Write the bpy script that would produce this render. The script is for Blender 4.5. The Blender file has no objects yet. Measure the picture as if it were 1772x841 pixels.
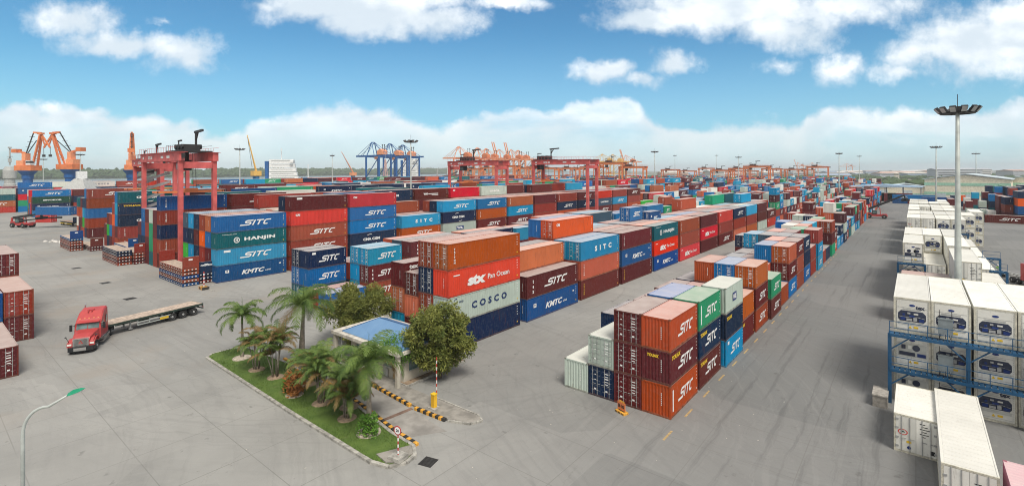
import bpy, bmesh, math, random
import numpy as np
from mathutils import Vector, Matrix
rnd = random.Random(7)
SC = bpy.context.scene
COL = SC.collection
R = math.radians
# ------------------------------------------------------------------ camera
CAM_H, YAW, FOC = 19.485, -0.6672, 854.8
cd = bpy.data.cameras.new('camera'); cam = bpy.data.objects.new('camera', cd); COL.objects.link(cam)
cd.sensor_width = 36; cd.lens = FOC / 1772 * 36
cd.shift_x = -23.9 / 1772; cd.shift_y = -124.6 / 1772
cd.clip_start = 0.5; cd.clip_end = 20000
cam.matrix_world = Matrix.Translation((0, 0, CAM_H)) @ Matrix.Rotation(-YAW, 4, 'Z') @ Matrix.Rotation(R(90), 4, 'X') @ Matrix.Rotation(-0.003, 4, 'Z')
SC.camera = cam
# ------------------------------------------------------------------ light
SC.render.engine = 'CYCLES'
SC.view_settings.view_transform = 'Standard'; SC.view_settings.look = 'None'
SC.view_settings.exposure = 0.68; SC.view_settings.gamma = 1; SC.view_settings.use_curve_mapping = False
SUN_EL, SUN_AZ = R(56), R(118)      # azimuth clockwise from +Y
sd = bpy.data.lights.new('sun', 'SUN'); sun = bpy.data.objects.new('sun', sd); COL.objects.link(sun)
sd.energy = 2.1; sd.angle = R(22); sd.color = (1, .93, .83)
sdir = Vector((math.sin(SUN_AZ) * math.cos(SUN_EL), math.cos(SUN_AZ) * math.cos(SUN_EL), math.sin(SUN_EL)))
sun.rotation_euler = sdir.to_track_quat('Z', 'Y').to_euler()
SC.cycles.volume_bounces = 0; SC.cycles.max_bounces = 6; SC.cycles.diffuse_bounces = 3; SC.cycles.glossy_bounces = 2
SC.cycles.transmission_bounces = 4; SC.cycles.transparent_max_bounces = 8
SC.cycles.caustics_reflective = False; SC.cycles.caustics_refractive = False
try:
    SC.cycles.filter_width = 1.05; SC.cycles.use_denoising = True; SC.cycles.denoiser = 'OPENIMAGEDENOISE'
except Exception: pass

HAZE = .00017
class NT:
    """tiny node-tree writer: every method returns an output socket"""
    def __init__(s, nt): s.t = nt
    def set(s, sock, v):
        if isinstance(v, bpy.types.NodeSocket): s.t.links.new(v, sock)
        elif v is not None: sock.default_value = v
    def node(s, typ, **kw):
        n = s.t.nodes.new(typ)
        for k, v in kw.items(): setattr(n, k, v)
        return n
    def m(s, op, a, b=None, c=None, clamp=False):
        n = s.node('ShaderNodeMath', operation=op, use_clamp=clamp); s.set(n.inputs[0], a); s.set(n.inputs[1], b)
        if c is not None: s.set(n.inputs[2], c)
        return n.outputs[0]
    def vm(s, op, a, b=None):
        n = s.node('ShaderNodeVectorMath', operation=op); s.set(n.inputs[0], a); s.set(n.inputs[1], b)
        return n.outputs['Value'] if op in ('DOT_PRODUCT', 'LENGTH', 'DISTANCE') else n.outputs[0]
    def noise(s, vec, scale, detail=4, rough=.55, dist=0):
        n = s.node('ShaderNodeTexNoise'); s.set(n.inputs['Vector'], vec); n.inputs['Scale'].default_value = scale
        n.inputs['Detail'].default_value = detail; n.inputs['Roughness'].default_value = rough; n.inputs['Distortion'].default_value = dist
        return n.outputs['Fac']
    def ramp(s, v, a, b, c=0., d=1., smooth=True):
        n = s.node('ShaderNodeMapRange', interpolation_type='SMOOTHSTEP' if smooth else 'LINEAR')
        s.set(n.inputs[0], v)
        for i, x in enumerate((a, b, c, d)): s.set(n.inputs[1 + i], x)
        return n.outputs[0]
    def mix(s, f, a, b):
        n = s.node('ShaderNodeMix', data_type='RGBA'); s.set(n.inputs[0], f)
        s.set(n.inputs[6], (*a, 1) if isinstance(a, tuple) and len(a) == 3 else a)
        s.set(n.inputs[7], (*b, 1) if isinstance(b, tuple) and len(b) == 3 else b)
        return n.outputs[2]
    def mul(s, v, t):
        n = s.node('ShaderNodeVectorMath', operation='MULTIPLY'); s.set(n.inputs[0], v); s.set(n.inputs[1], t); return n.outputs[0]
    def xyz(s, v):
        n = s.node('ShaderNodeSeparateXYZ'); s.set(n.inputs[0], v); return n.outputs
    def comb(s, x, y, z=0.):
        n = s.node('ShaderNodeCombineXYZ'); s.set(n.inputs[0], x); s.set(n.inputs[1], y); s.set(n.inputs[2], z); return n.outputs[0]

# ------------------------------------------------------------------ sky with clouds, fixed in world directions
w = bpy.data.worlds.new('World'); SC.world = w; w.use_nodes = True
T = NT(w.node_tree); w.node_tree.nodes.clear()
sky = T.node('ShaderNodeTexSky', sky_type='NISHITA', sun_disc=False)
sky.sun_elevation = SUN_EL; sky.sun_rotation = SUN_AZ; sky.air_density = 1.0; sky.dust_density = .6; sky.ozone_density = 3
D = T.node('ShaderNodeTexCoord').outputs['Generated']
cy_, sy_ = math.cos(YAW), math.sin(YAW)
fwd = T.vm('DOT_PRODUCT', D, (sy_, cy_, 0)); rgt = T.vm('DOT_PRODUCT', D, (cy_, -sy_, 0)); up = T.xyz(D)[2]
fsafe = T.m('MAXIMUM', T.m('ABSOLUTE', fwd), .08)
ca = T.m('DIVIDE', rgt, fsafe); cb = T.m('DIVIDE', up, fsafe)
P2 = T.comb(ca, cb, T.m('MULTIPLY', fwd, .3))
n1 = T.noise(T.mul(P2, (1, 1.5, 1)), 3.2, 9, .56, .25); n2 = T.noise(P2, 16, 9, .68)
wx = T.m('SUBTRACT', T.noise(P2, 7, 8, .62), .5); wy = T.m('SUBTRACT', T.noise(T.vm('ADD', P2, (7.3, 2.1, 4.4)), 7, 8, .62), .5)
def puffs(sc, off):
    n = T.node('ShaderNodeTexVoronoi', feature='SMOOTH_F1'); T.set(n.inputs['Vector'], T.vm('ADD', T.mul(P2, (1, 1.35, 1)), T.comb(T.m('MULTIPLY', wx, .12), T.m('MULTIPLY', wy, .12), off))); n.inputs['Scale'].default_value = sc; n.inputs['Smoothness'].default_value = .35
    return T.m('SUBTRACT', .5, n.outputs['Distance'])
pf = T.m('ADD', T.m('MULTIPLY', puffs(9, 0.), .7), T.m('MULTIPLY', puffs(23, 3.), .4))
fb = T.m('ADD', T.m('MULTIPLY', T.m('SUBTRACT', n1, .5), 1.0), T.m('ADD', T.m('MULTIPLY', T.m('SUBTRACT', n2, .5), 1.1), T.m('MULTIPLY', pf, .35)))
# high clouds: soft ellipses in direction space (centre, radii), edges broken by noise
BL = [(120,30,90,40,.9),(225,72,130,32,1),(318,92,85,42,1.1),(455,5,70,18,.8),(600,0,220,50,1.3),(650,30,150,48,1.1),(745,34,100,34,.9),(890,0,80,14,.9),
      (1130,38,105,28,1.05),(1290,15,230,62,1.4),(1345,55,120,46,1.2),(1470,0,190,50,1.1),(1600,90,110,50,1),(1690,75,170,78,1.3),(1760,60,120,90,1.3),(1560,125,85,20,.7),(1448,124,58,38,.95),
      (1160,115,64,26,1),(1038,124,58,20,.95),(1095,142,60,16,.75),(1335,122,60,20,.55),(275,28,30,9,.6),(560,300,1,1,0)]
cov = None
cw_ = T.m('ADD', ca, T.m('MULTIPLY', wx, .16)); ch_ = T.m('ADD', cb, T.m('MULTIPLY', wy, .09))
for (x, y, rx, ry, st) in BL:
    if st <= 0: continue
    dx = T.m('DIVIDE', T.m('SUBTRACT', cw_, (x - 909.9) / FOC), rx / FOC * 1.12); dy = T.m('DIVIDE', T.m('SUBTRACT', ch_, (295.5 - y) / FOC), ry / FOC * 1.15)
    d = T.m('SQRT', T.m('ADD', T.m('MULTIPLY', dx, dx), T.m('MULTIPLY', dy, dy)))
    e = T.m('MULTIPLY', T.m('SUBTRACT', 1.0, d), st)
    cov = e if cov is None else T.m('MAXIMUM', cov, e)
hi = T.ramp(T.m('ADD', cov, fb), .08, .82)
# unseen cloud deck added behind and overhead to cut the bluish fill light
back = T.m('MAXIMUM', T.ramp(fwd, .45, .0), T.ramp(cb, .40, .75))
hi = T.m('MAXIMUM', hi, T.m('MULTIPLY', back, T.ramp(T.noise(D, 3.0, 6), .30, .50)))
# the bank along the horizon: its top edge from a curve over azimuth
cv = T.node('ShaderNodeFloatCurve'); T.set(cv.inputs['Value'], T.ramp(ca, (0 - 909.9) / FOC, (1772 - 909.9) / FOC, smooth=False))
edge = [(0,176),(80,178),(150,184),(250,198),(330,206),(385,232),(440,202),(500,188),(560,178),(640,176),(715,196),(775,218),(800,205),(850,190),(905,190),(945,192),(1000,168),(1060,166),(1110,182),(1140,205),(1200,214),(1270,202),(1330,200),(1378,208),(1400,184),(1450,178),(1520,184),(1600,188),(1690,182),(1772,168)]
c0 = cv.mapping.curves[0]
for i, (x, y) in enumerate(edge):
    p = (x / 1772, (295.5 - y) / 200)
    if i == 0: c0.points[0].location = p
    elif i == len(edge) - 1: c0.points[-1].location = p
    else: c0.points.new(*p)
cv.mapping.update()
top = T.m('MULTIPLY', cv.outputs[0], 200 / FOC)
dd = T.m('ADD', T.m('SUBTRACT', top, cb), T.m('ADD', T.m('MULTIPLY', T.m('SUBTRACT', n2, .5), .05), T.m('MULTIPLY', T.m('SUBTRACT', pf, .1), .045)))
lo = T.ramp(dd, -.006, .020)
lo = T.m('MULTIPLY', lo, T.m('SUBTRACT', 1., T.m('MULTIPLY', T.m('MULTIPLY', T.ramp(T.noise(T.mul(P2, (1., 3.2, 1)), 2.6, 7, .6, .3), .50, .66), T.ramp(dd, .0, .03)), .42)))
lo = T.m('MULTIPLY', lo, T.m('ADD', .62, T.m('MULTIPLY', T.ramp(dd, .09, .0), .38), clamp=True))
cl = T.m('MAXIMUM', hi, lo)
horizon = T.ramp(cb, .10, 0.0)
skyc = T.node('ShaderNodeHueSaturation'); T.set(skyc.inputs['Color'], sky.outputs[0]); skyc.inputs['Saturation'].default_value = 1.12
skym = T.mul(skyc.outputs[0], (.050, .079, .081))
# cloud shading: bright tops, greyer bellies
bel = T.ramp(T.m('ADD', T.noise(T.vm('ADD', T.mul(P2, (1, 2.2, 1)), (0, -.02, 0)), 5, 7, .55), T.m('MULTIPLY', pf, .35)), .38, .72)
cc = T.mix(bel, (.50, .56, .61), (.76, .78, .79))
cc = T.mix(T.m('MULTIPLY', lo, T.ramp(cb, .14, .03)), cc, (.56, .61, .615))
out = T.mix(T.m('MULTIPLY', T.ramp(cb, .30, .04), .42), skym, (.26, .44, .60))
cc = T.mix(back, cc, (.50, .47, .43))  # warm tone of the added deck, against the bluish sky light
out = T.mix(T.m('MULTIPLY', cl, .93), out, cc)
bg = T.node('ShaderNodeBackground'); T.set(bg.inputs[0], out); bg.inputs[1].default_value = 1.0
T.t.links.new(bg.outputs[0], T.node('ShaderNodeOutputWorld').inputs[0])

# ------------------------------------------------------------------ materials
M = {}
def material(name, col, rough=.6, metal=0, var=.12, scale=1.5, emit=None, spec=.4):
    if name in M: return M[name]
    m = bpy.data.materials.new(name); m.use_nodes = True; nt = m.node_tree; b = nt.nodes['Principled BSDF']
    t = NT(nt); co = t.node('ShaderNodeTexCoord').outputs['Object']
    n = t.noise(co, scale, 5)
    a = tuple(c * (1 - var) for c in col); c2 = tuple(min(1, c * (1 + var)) for c in col)
    t.set(b.inputs['Base Color'], t.mix(t.ramp(n, .3, .7), a, c2))
    b.inputs['Roughness'].default_value = rough; b.inputs['Metallic'].default_value = metal
    b.inputs['Specular IOR Level'].default_value = spec
    if emit: b.inputs['Emission Color'].default_value = (*emit, 1); b.inputs['Emission Strength'].default_value = 1
    M[name] = m; return m
def paint(name, col, rust=.48, dust_toplight=.50, rough=.5):
    """container paint: patchy colour, rust streaks, dusty film and light from above coloured into faces that look up"""
    key = 'paint_' + name
    if key in M: return M[key]
    m = bpy.data.materials.new(key); m.use_nodes = True; nt = m.node_tree; b = nt.nodes['Principled BSDF']; t = NT(nt)
    oi = t.node('ShaderNodeObjectInfo').outputs['Random']
    co = t.vm('ADD', t.node('ShaderNodeTexCoord').outputs['Object'], t.comb(t.m('MULTIPLY', oi, 91.), t.m('MULTIPLY', oi, 37.), 0.))
    big = t.noise(co, .35, 3); fine = t.noise(co, 3.5, 6, .65)
    hs = t.node('ShaderNodeHueSaturation'); t.set(hs.inputs['Color'], (*col, 1))
    t.set(hs.inputs['Value'], t.m('ADD', t.m('MULTIPLY', oi, .30), t.m('ADD', .55, t.m('MULTIPLY', big, .36))))
    t.set(hs.inputs['Hue'], t.m('ADD', .49, t.m('MULTIPLY', t.m('FRACT', t.m('MULTIPLY', oi, 7.7)), .02)))
    t.set(hs.inputs['Saturation'], t.m('ADD', .94, t.m('MULTIPLY', t.m('FRACT', t.m('MULTIPLY', oi, 3.3)), .12)))
    c = t.mix(t.m('MULTIPLY', t.ramp(fine, .45, .75), .22), hs.outputs[0], tuple(min(1, x * .5 + .16) for x in col))
    st = t.noise(t.mul(co, (3.2, 3.2, .35)), 1.6, 6, .7)
    c = t.mix(t.m('MULTIPLY', t.ramp(st, .56, .70), t.m('MULTIPLY', rust, t.m('ADD', .5, oi))), c, (.13, .045, .02))
    spots = t.noise(co, 1.1, 8, .75)
    c = t.mix(t.m('MULTIPLY', t.ramp(spots, .66, .72), rust), c, (.16, .06, .03))
    rep = t.node('ShaderNodeTexVoronoi'); t.set(rep.inputs['Vector'], t.mul(co, (.9, .9, 1.1))); rep.inputs['Scale'].default_value = 1.0
    rp = t.m('MULTIPLY', t.ramp(t.xyz(rep.outputs['Color'])[0], .86, .88), .22)
    c = t.mix(rp, c, tuple(min(1, x*.7+.03) for x in col))
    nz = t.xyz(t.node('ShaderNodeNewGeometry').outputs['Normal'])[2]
    dn = t.m('MULTIPLY', t.ramp(nz, .6, .9), t.m('ADD', dust_toplight * .65, t.m('MULTIPLY', t.noise(co, .9, 5), dust_toplight * .7)))
    c = t.mix(dn, c, (.72, .66, .62))  # roofs paler: dusty film plus overhead light put into the colour
    t.set(b.inputs['Base Color'], c)
    t.set(b.inputs['Roughness'], t.m('ADD', rough, t.m('MULTIPLY', fine, .25)))
    b.inputs['Specular IOR Level'].default_value = .16
    M[key] = m; return m

# ------------------------------------------------------------------ mesh helpers
class MB:
    def __init__(s): s.v = []; s.f = []; s.m = []; s.x = Matrix.Identity(4)
    def add(s, vs, fs, mi=0):
        o = len(s.v)
        s.v += [tuple(s.x @ Vector(p)) for p in vs]; s.f += [tuple(o + i for i in f) for f in fs]; s.m += [mi] * len(fs); return s
    def box(s, x0, y0, z0, x1, y1, z1, mi=0):
        return s.add([(x0,y0,z0),(x1,y0,z0),(x1,y1,z0),(x0,y1,z0),(x0,y0,z1),(x1,y0,z1),(x1,y1,z1),(x0,y1,z1)],
                     [(0,3,2,1),(4,5,6,7),(0,1,5,4),(1,2,6,5),(2,3,7,6),(3,0,4,7)], mi)
    def cbox(s, cx, cy, cz, sx, sy, sz, mi=0): return s.box(cx-sx/2, cy-sy/2, cz-sz/2, cx+sx/2, cy+sy/2, cz+sz/2, mi)
    def quad(s, a, b, c, d, mi=0): return s.add([a, b, c, d], [(0, 1, 2, 3)], mi)
    def tube(s, pts, r, n=8, mi=0, cap=True):
        """round bar through points; r is one radius or one per point"""
        pts = [Vector(p) for p in pts]; rs = r if isinstance(r, (list, tuple)) else [r] * len(pts)
        o = []; ref = None
        for i, p in enumerate(pts):
            d = (pts[min(i+1, len(pts)-1)] - pts[max(i-1, 0)]).normalized()
            if ref is None: ref = Vector((0, 0, 1)) if abs(d.z) < .9 else Vector((1, 0, 0))
            a = d.cross(ref).normalized(); b = d.cross(a).normalized()
            o += [tuple(p + (a * math.cos(2*math.pi*k/n) + b * math.sin(2*math.pi*k/n)) * rs[i]) for k in range(n)]
        f = [(i*n+k, i*n+(k+1) % n, (i+1)*n+(k+1) % n, (i+1)*n+k) for i in range(len(pts)-1) for k in range(n)]
        if cap: f += [tuple(range(n)), tuple((len(pts)-1)*n + k for k in reversed(range(n)))]
        return s.add(o, f, mi)
    def bar(s, a, b, w, h=None, mi=0):
        """square bar from a to b"""
        a = Vector(a); b = Vector(b); h = h or w; d = (b - a).normalized()
        u = Vector((0, 0, 1)) if abs(d.z) < .95 else Vector((0, 1, 0))
        sx = d.cross(u).normalized() * w / 2; sz = sx.cross(d).normalized() * h / 2
        return s.add([tuple(q) for q in (a-sx-sz, a+sx-sz, a+sx+sz, a-sx+sz, b-sx-sz, b+sx-sz, b+sx+sz, b-sx+sz)],
                     [(0,1,2,3),(7,6,5,4),(0,4,5,1),(1,5,6,2),(2,6,7,3),(3,7,4,0)], mi)
    def lathe(s, prof, n=16, mi=0, c=(0, 0, 0)):
        o = [(c[0]+r*math.cos(2*math.pi*k/n), c[1]+r*math.sin(2*math.pi*k/n), c[2]+z) for r, z in prof for k in range(n)]
        f = [(i*n+k, i*n+(k+1) % n, (i+1)*n+(k+1) % n, (i+1)*n+k) for i in range(len(prof)-1) for k in range(n)]
        f += [tuple(reversed(range(n))), tuple((len(prof)-1)*n + k for k in range(n))]
        return s.add(o, f, mi)
    def prism(s, poly, y0, y1, mi=0, axis='Y'):
        """extrude a 2-D outline; axis Y: outline in XZ, axis X: outline in YZ, axis Z: outline in XY"""
        n = len(poly)
        g = {'Y': lambda a, b, t: (a, t, b), 'X': lambda a, b, t: (t, a, b), 'Z': lambda a, b, t: (a, b, t)}[axis]
        vs = [g(a, b, y0) for a, b in poly] + [g(a, b, y1) for a, b in poly]
        fs = [(i, (i+1) % n, n+(i+1) % n, n+i) for i in range(n)] + [tuple(reversed(range(n))), tuple(range(n, 2*n))]
        return s.add(vs, fs, mi)
    def mesh(s, name, mats, fix=False, smooth=False):
        me = bpy.data.meshes.new(name); me.from_pydata(s.v, [], s.f)
        for m in (mats if isinstance(mats, (list, tuple)) else [mats]): me.materials.append(m)
        if len(me.materials) > 1: me.polygons.foreach_set('material_index', s.m)
        if fix:
            bm = bmesh.new(); bm.from_mesh(me); bmesh.ops.recalc_face_normals(bm, faces=bm.faces); bm.to_mesh(me); bm.free()
        if smooth: me.polygons.foreach_set('use_smooth', [True] * len(me.polygons))
        me.update(); return me
    def build(s, name, mats, parent=None, fix=True, smooth=False, loc=None): return link(name, s.mesh(name, mats, fix, smooth), parent, loc)
def link(name, me, parent=None, loc=None):
    o = bpy.data.objects.new(name, me); COL.objects.link(o)
    if parent is not None: o.parent = parent
    if loc is not None: o.location = loc
    return o
LABELS = set()
def tag(o, label, cat, group=None, kind=None):
    if label: o['label'] = label
    if cat: o['category'] = cat
    if group: o['group'] = group
    if kind: o['kind'] = kind
    return o
def thing(name, label, cat, loc=(0, 0, 0), rz=0., group=None):
    o = bpy.data.objects.new(name, None); COL.objects.link(o); o.location = loc; o.rotation_euler = (0, 0, rz); o.empty_display_size = .5
    return tag(o, label, cat, group)
def copy_tree(o, parent=None):
    c = o.copy(); COL.objects.link(c); c.parent = parent
    for ch in list(o.children): copy_tree(ch, c)
    return c
def struct(name, o): o['kind'] = 'structure'; return o
# lettering: built-in font turned into a mesh, and a stroke alphabet for the slanted logo
def text_geo(body, size=1., bold=.0, shear=0., spacing=1., align='CENTER'):
    cu = bpy.data.curves.new('t', 'FONT'); cu.body = body; cu.size = size; cu.offset = bold; cu.shear = shear
    cu.space_character = spacing; cu.align_x = align; cu.align_y = 'CENTER'; cu.resolution_u = 2; cu.fill_mode = 'FRONT'
    o = bpy.data.objects.new('t', cu); COL.objects.link(o)
    dg = bpy.context.evaluated_depsgraph_get(); me = o.evaluated_get(dg).to_mesh()
    v = [(p.co.x, p.co.y) for p in me.vertices]; f = [tuple(p.vertices) for p in me.polygons]
    o.evaluated_get(dg).to_mesh_clear(); bpy.data.objects.remove(o); bpy.data.curves.remove(cu)
    if v:
        xs = [p[0] for p in v]; ys = [p[1] for p in v]; cx, cy = (min(xs)+max(xs))/2, (min(ys)+max(ys))/2
        v = [(a-cx, b-cy) for a, b in v]
    return v, f
def stroke(pts, wd):
    """mitred thick polyline"""
    n = len(pts); L = []; Rr = []
    for i in range(n):
        p = Vector(pts[i]); a = (p - Vector(pts[i-1])).normalized() if i else (Vector(pts[1]) - p).normalized()
        b = (Vector(pts[i+1]) - p).normalized() if i < n-1 else a
        na = Vector((-a.y, a.x)); nb = Vector((-b.y, b.x)); m = (na + nb).normalized(); k = wd/2/max(.4, m.dot(na))
        L.append(tuple(p + m*k)); Rr.append(tuple(p - m*k))
    return L + Rr, [(i, i+1, n+i+1, n+i) for i in range(n-1)]
def slant_logo():
    V = []; F = []
    for pts in ([(1.12,.9),(.3,.9),(.12,.78),(.12,.63),(.28,.52),(.8,.52),(.92,.42),(.92,.24),(.76,.1),(-.45,.1)], [(1.36,1),(1.36,0)],
                [(1.62,.9),(2.62,.9)], [(2.12,.79),(2.12,0)], [(3.7,.9),(3.05,.9),(2.88,.76),(2.88,.24),(3.05,.1),(3.5,.1)]):
        v, f = stroke(pts, .22); o = len(V); V += v; F += [tuple(o+i for i in q) for q in f]
    V = [(x + .42*y, y) for x, y in V]
    x0 = min(p[0] for p in V); x1 = max(p[0] for p in V)
    return [((x-(x0+x1)/2), y-.5) for x, y in V], F
TG = {}
def tg(key, *a, **k):
    if key not in TG: TG[key] = text_geo(*a, **k)
    return TG[key]
# ------------------------------------------------------------------ ground, water, roads
def ground_mat():
    m = bpy.data.materials.new('yard_concrete'); m.use_nodes = True; nt = m.node_tree; b = nt.nodes['Principled BSDF']; t = NT(nt)
    P = t.node('ShaderNodeNewGeometry').outputs['Position']; x, y, z = t.xyz(P)
    big = t.noise(P, .035, 5, .6); mid = t.noise(P, .22, 6, .65); fine = t.noise(P, 2.2, 8, .7); grit = t.noise(P, 30, 2, .6)
    c = t.mix(t.ramp(big, .3, .7), (.25, .25, .24), (.35, .348, .33))
    # darker asphalt lane between the aisle block and the white boxes
    wob = t.m('MULTIPLY', t.m('SUBTRACT', mid, .5), 9.)
    lane = t.m('MULTIPLY', t.ramp(t.m('ADD', x, wob), -34., -11.), t.ramp(y, -5., 45.))
    c = t.mix(t.m('MULTIPLY', lane, .85), c, (.172, .176, .177))
    c = t.mix(t.m('MULTIPLY', t.ramp(mid, .42, .75), .25), c, (.17, .17, .165))
    c = t.mix(t.m('MULTIPLY', t.ramp(fine, .56, .8), .30), c, (.40, .38, .34))
    # tyre marks: streaks that follow circles round the turning corners
    def swirl(cx, cy2, r0, r1, amt, f, c, col):
        dx = t.m('SUBTRACT', x, cx); dy = t.m('SUBTRACT', y, cy2); rr = t.m('SQRT', t.m('ADD', t.m('MULTIPLY', dx, dx), t.m('MULTIPLY', dy, dy)))
        an = t.m('ARCTAN2', dy, dx)
        n = t.noise(t.comb(t.m('ADD', rr, t.m('MULTIPLY', mid, 1.5)), t.m('MULTIPLY', an, 1.3), 0.), f, 5, .65)
        mask = t.m('MULTIPLY', t.ramp(rr, r0, r0+4), t.ramp(rr, r1, r1-8))
        return t.mix(t.m('MULTIPLY', t.m('MULTIPLY', t.ramp(n, .50, .68), mask), amt), c, col)
    c = swirl(-8, 52, 4, 34, .12, 1.6, c, (.30, .325, .31)); c = swirl(-10, 50, 4, 38, .14, 2.9, c, (.10, .10, .105))
    c = swirl(-70, 60, 12, 62, .15, 1.9, c, (.115, .115, .115)); c = swirl(-55, -30, 20, 90, .18, 1.2, c, (.12, .12, .122)); c = swirl(-30, 2, 3, 26, .16, 2.2, c, (.37, .365, .35))
    c = swirl(-45, 30, 20, 80, .14, 2.4, c, (.36, .355, .34))
    # straight wheel tracks along the lanes
    tr = t.noise(t.comb(t.m('ADD', x, t.m('MULTIPLY', mid, .8)), t.m('MULTIPLY', y, .03), 0.), 1.3, 5, .7)
    c = t.mix(t.m('MULTIPLY', t.m('MULTIPLY', t.ramp(tr, .52, .68), lane), .45), c, (.085, .088, .09))
    tr2 = t.noise(t.comb(t.m('MULTIPLY', x, .03), t.m('ADD', y, t.m('MULTIPLY', mid, .9)), 0.), 1.1, 5, .7)
    c = t.mix(t.m('MULTIPLY', t.m('MULTIPLY', t.ramp(tr2, .5, .68), t.ramp(x, -40., -60.)), .16), c, (.15, .15, .148))
    # cracks and slab joints
    vo = t.node('ShaderNodeTexVoronoi', feature='DISTANCE_TO_EDGE'); t.set(vo.inputs['Vector'], t.vm('ADD', P, t.mul(t.comb(mid, fine, 0.), (3., 3., 0.)))); vo.inputs['Scale'].default_value = .09
    c = t.mix(t.m('MULTIPLY', t.ramp(vo.outputs[0], .003, .0), .22), c, (.09, .088, .08))
    br = t.node('ShaderNodeTexBrick', offset=0.); t.set(br.inputs['Vector'], P); br.inputs['Scale'].default_value = 1; br.inputs['Brick Width'].default_value = 6.; br.inputs['Row Height'].default_value = 5.
    br.inputs['Mortar Size'].default_value = .035; br.inputs['Mortar Smooth'].default_value = .3
    c = t.mix(t.m('MULTIPLY', t.m('MULTIPLY', br.outputs['Fac'], t.ramp(big, .40, .52)), .42), c, (.12, .118, .11))
    # pale mud patches near the left
    md = t.noise(P, .11, 6, .6); c = t.mix(t.m('MULTIPLY', t.m('MULTIPLY', t.ramp(md, .50, .68), t.ramp(x, -48., -62.)), .45), c, (.36, .32, .275))
    st = t.noise(P, .8, 5, .6); c = t.mix(t.m('MULTIPLY', t.ramp(st, .64, .72), .45), c, (.08, .078, .075))
    pv_ = t.node('ShaderNodeTexVoronoi', distance='CHEBYCHEV'); t.set(pv_.inputs['Vector'], P); pv_.inputs['Scale'].default_value = .085
    pr = t.xyz(pv_.outputs['Color'])[0]; c = t.mix(t.m('MULTIPLY', t.ramp(pr, .62, .66), .09), c, (.14, .14, .138)); c = t.mix(t.m('MULTIPLY', t.ramp(pr, .24, .20), .10), c, (.42, .41, .39))
    # open land beyond the yard is scrub and marsh
    far = t.m('MAXIMUM', t.ramp(y, 700., 1100.), t.ramp(x, 70., 160.))
    c = t.mix(far, c, t.mix(t.ramp(t.noise(P, .01, 6), .4, .6), (.10, .13, .06), (.24, .24, .19)))
    c = t.mix(t.m('MULTIPLY', grit, .12), c, (.1, .1, .1))
    t.set(b.inputs['Base Color'], c); b.inputs['Roughness'].default_value = .85; b.inputs['Specular IOR Level'].default_value = .25
    bp = t.node('ShaderNodeBump'); bp.inputs['Strength'].default_value = .25; bp.inputs['Distance'].default_value = .03; t.set(bp.inputs['Height'], t.m('ADD', fine, t.m('MULTIPLY', grit, .3)))
    t.t.links.new(bp.outputs[0], b.inputs['Normal'])
    return m
g = MB().quad((-9000,-6000,0),(9000,-6000,0),(9000,14000,0),(-9000,14000,0)).build('ground', [ground_mat()], fix=False); struct('ground', g)
def water_mat():
    m = bpy.data.materials.new('river_water'); m.use_nodes = True; nt = m.node_tree; b = nt.nodes['Principled BSDF']; t = NT(nt)
    P = t.node('ShaderNodeNewGeometry').outputs['Position']
    t.set(b.inputs['Base Color'], t.mix(t.noise(P, .01, 4), (.16, .17, .15), (.24, .25, .22))); b.inputs['Roughness'].default_value = .22
    bp = t.node('ShaderNodeBump'); bp.inputs['Strength'].default_value = .4; t.set(bp.inputs['Height'], t.noise(P, .5, 5)); t.t.links.new(bp.outputs[0], b.inputs['Normal'])
    return m
wt = MB(); wt.add([(-505,-2500,.3),(-505,900,.3),(-640,1500,.3),(-1100,2400,.3),(-2500,4200,.3),(-3200,3600,.3),(-2300,1900,.3),(-1950,700,.3),(-1900,180,.3),(-1850,-2500,.3)], [tuple(range(9, -1, -1))])
struct('river', wt.build('river', [water_mat()], fix=False))
# ------------------------------------------------------------------ containers
CC = dict(vo=(.62,.11,.035), og=(.80,.15,.02), ob=(.43,.092,.028), br=(.29,.052,.027), ma=(.125,.018,.018), dm=(.08,.018,.024), rd=(.60,.022,.016), ro=(.85,.040,.014), sa=(.55,.14,.06),
          bl=(.006,.15,.42), cy=(.012,.31,.56), nv=(.005,.022,.07), kb=(.004,.075,.26), te=(.006,.12,.15), gn=(.02,.30,.15), bg=(.03,.42,.05),
          gy=(.50,.59,.53), sl=(.06,.11,.17), wh=(.80,.80,.74), dg=(.01,.08,.05), pk=(.62,.22,.33))
CN = dict(vo='orange-red', og='bright orange', ob='orange-brown', br='brown', ma='maroon', dm='dark maroon', rd='red', ro='scarlet', sa='salmon', bl='blue', cy='sky-blue', nv='navy',
          kb='deep blue', te='teal', gn='green', bg='bright green', gy='pale grey', sl='slate-grey', wh='white', dg='dark green', pk='pink')
MW = material('white_lettering', (.80,.81,.80), .6, var=.05); MY = material('yellow_marking', (.75,.50,.03), .6); MN = material('navy_lettering', (.01,.03,.12), .6)
MST = material('galvanised_steel', (.42,.43,.43), .45, .3); MDK = material('dark_frame', (.03,.03,.032), .6); MBU = material('logo_blue', (.01,.035,.17), .5)
MRB = material('rubber', (.018,.018,.019), .8); MGL = material('dark_glass', (.02,.035,.04), .08, spec=.8)
WID = 2.438
def wave_sheet(mb, n, fn, z0, z1, mi=0, depth=.04):
    """corrugated sheet: fn(t, d) gives x,y for position t 0..1 and depth d"""
    prof = []
    for k in range(n):
        a = k/n; s = 1/n
        prof += [(a, 0), (a+.30*s, 0), (a+.5*s, depth), (a+.80*s, depth)]
    prof.append((1, 0)); vs = []
    for t, d in prof: x, y = fn(t, d); vs += [(x, y, z0), (x, y, z1)]
    mb.add(vs, [(2*i, 2*i+2, 2*i+3, 2*i+1) for i in range(len(prof)-1)], mi)
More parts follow.
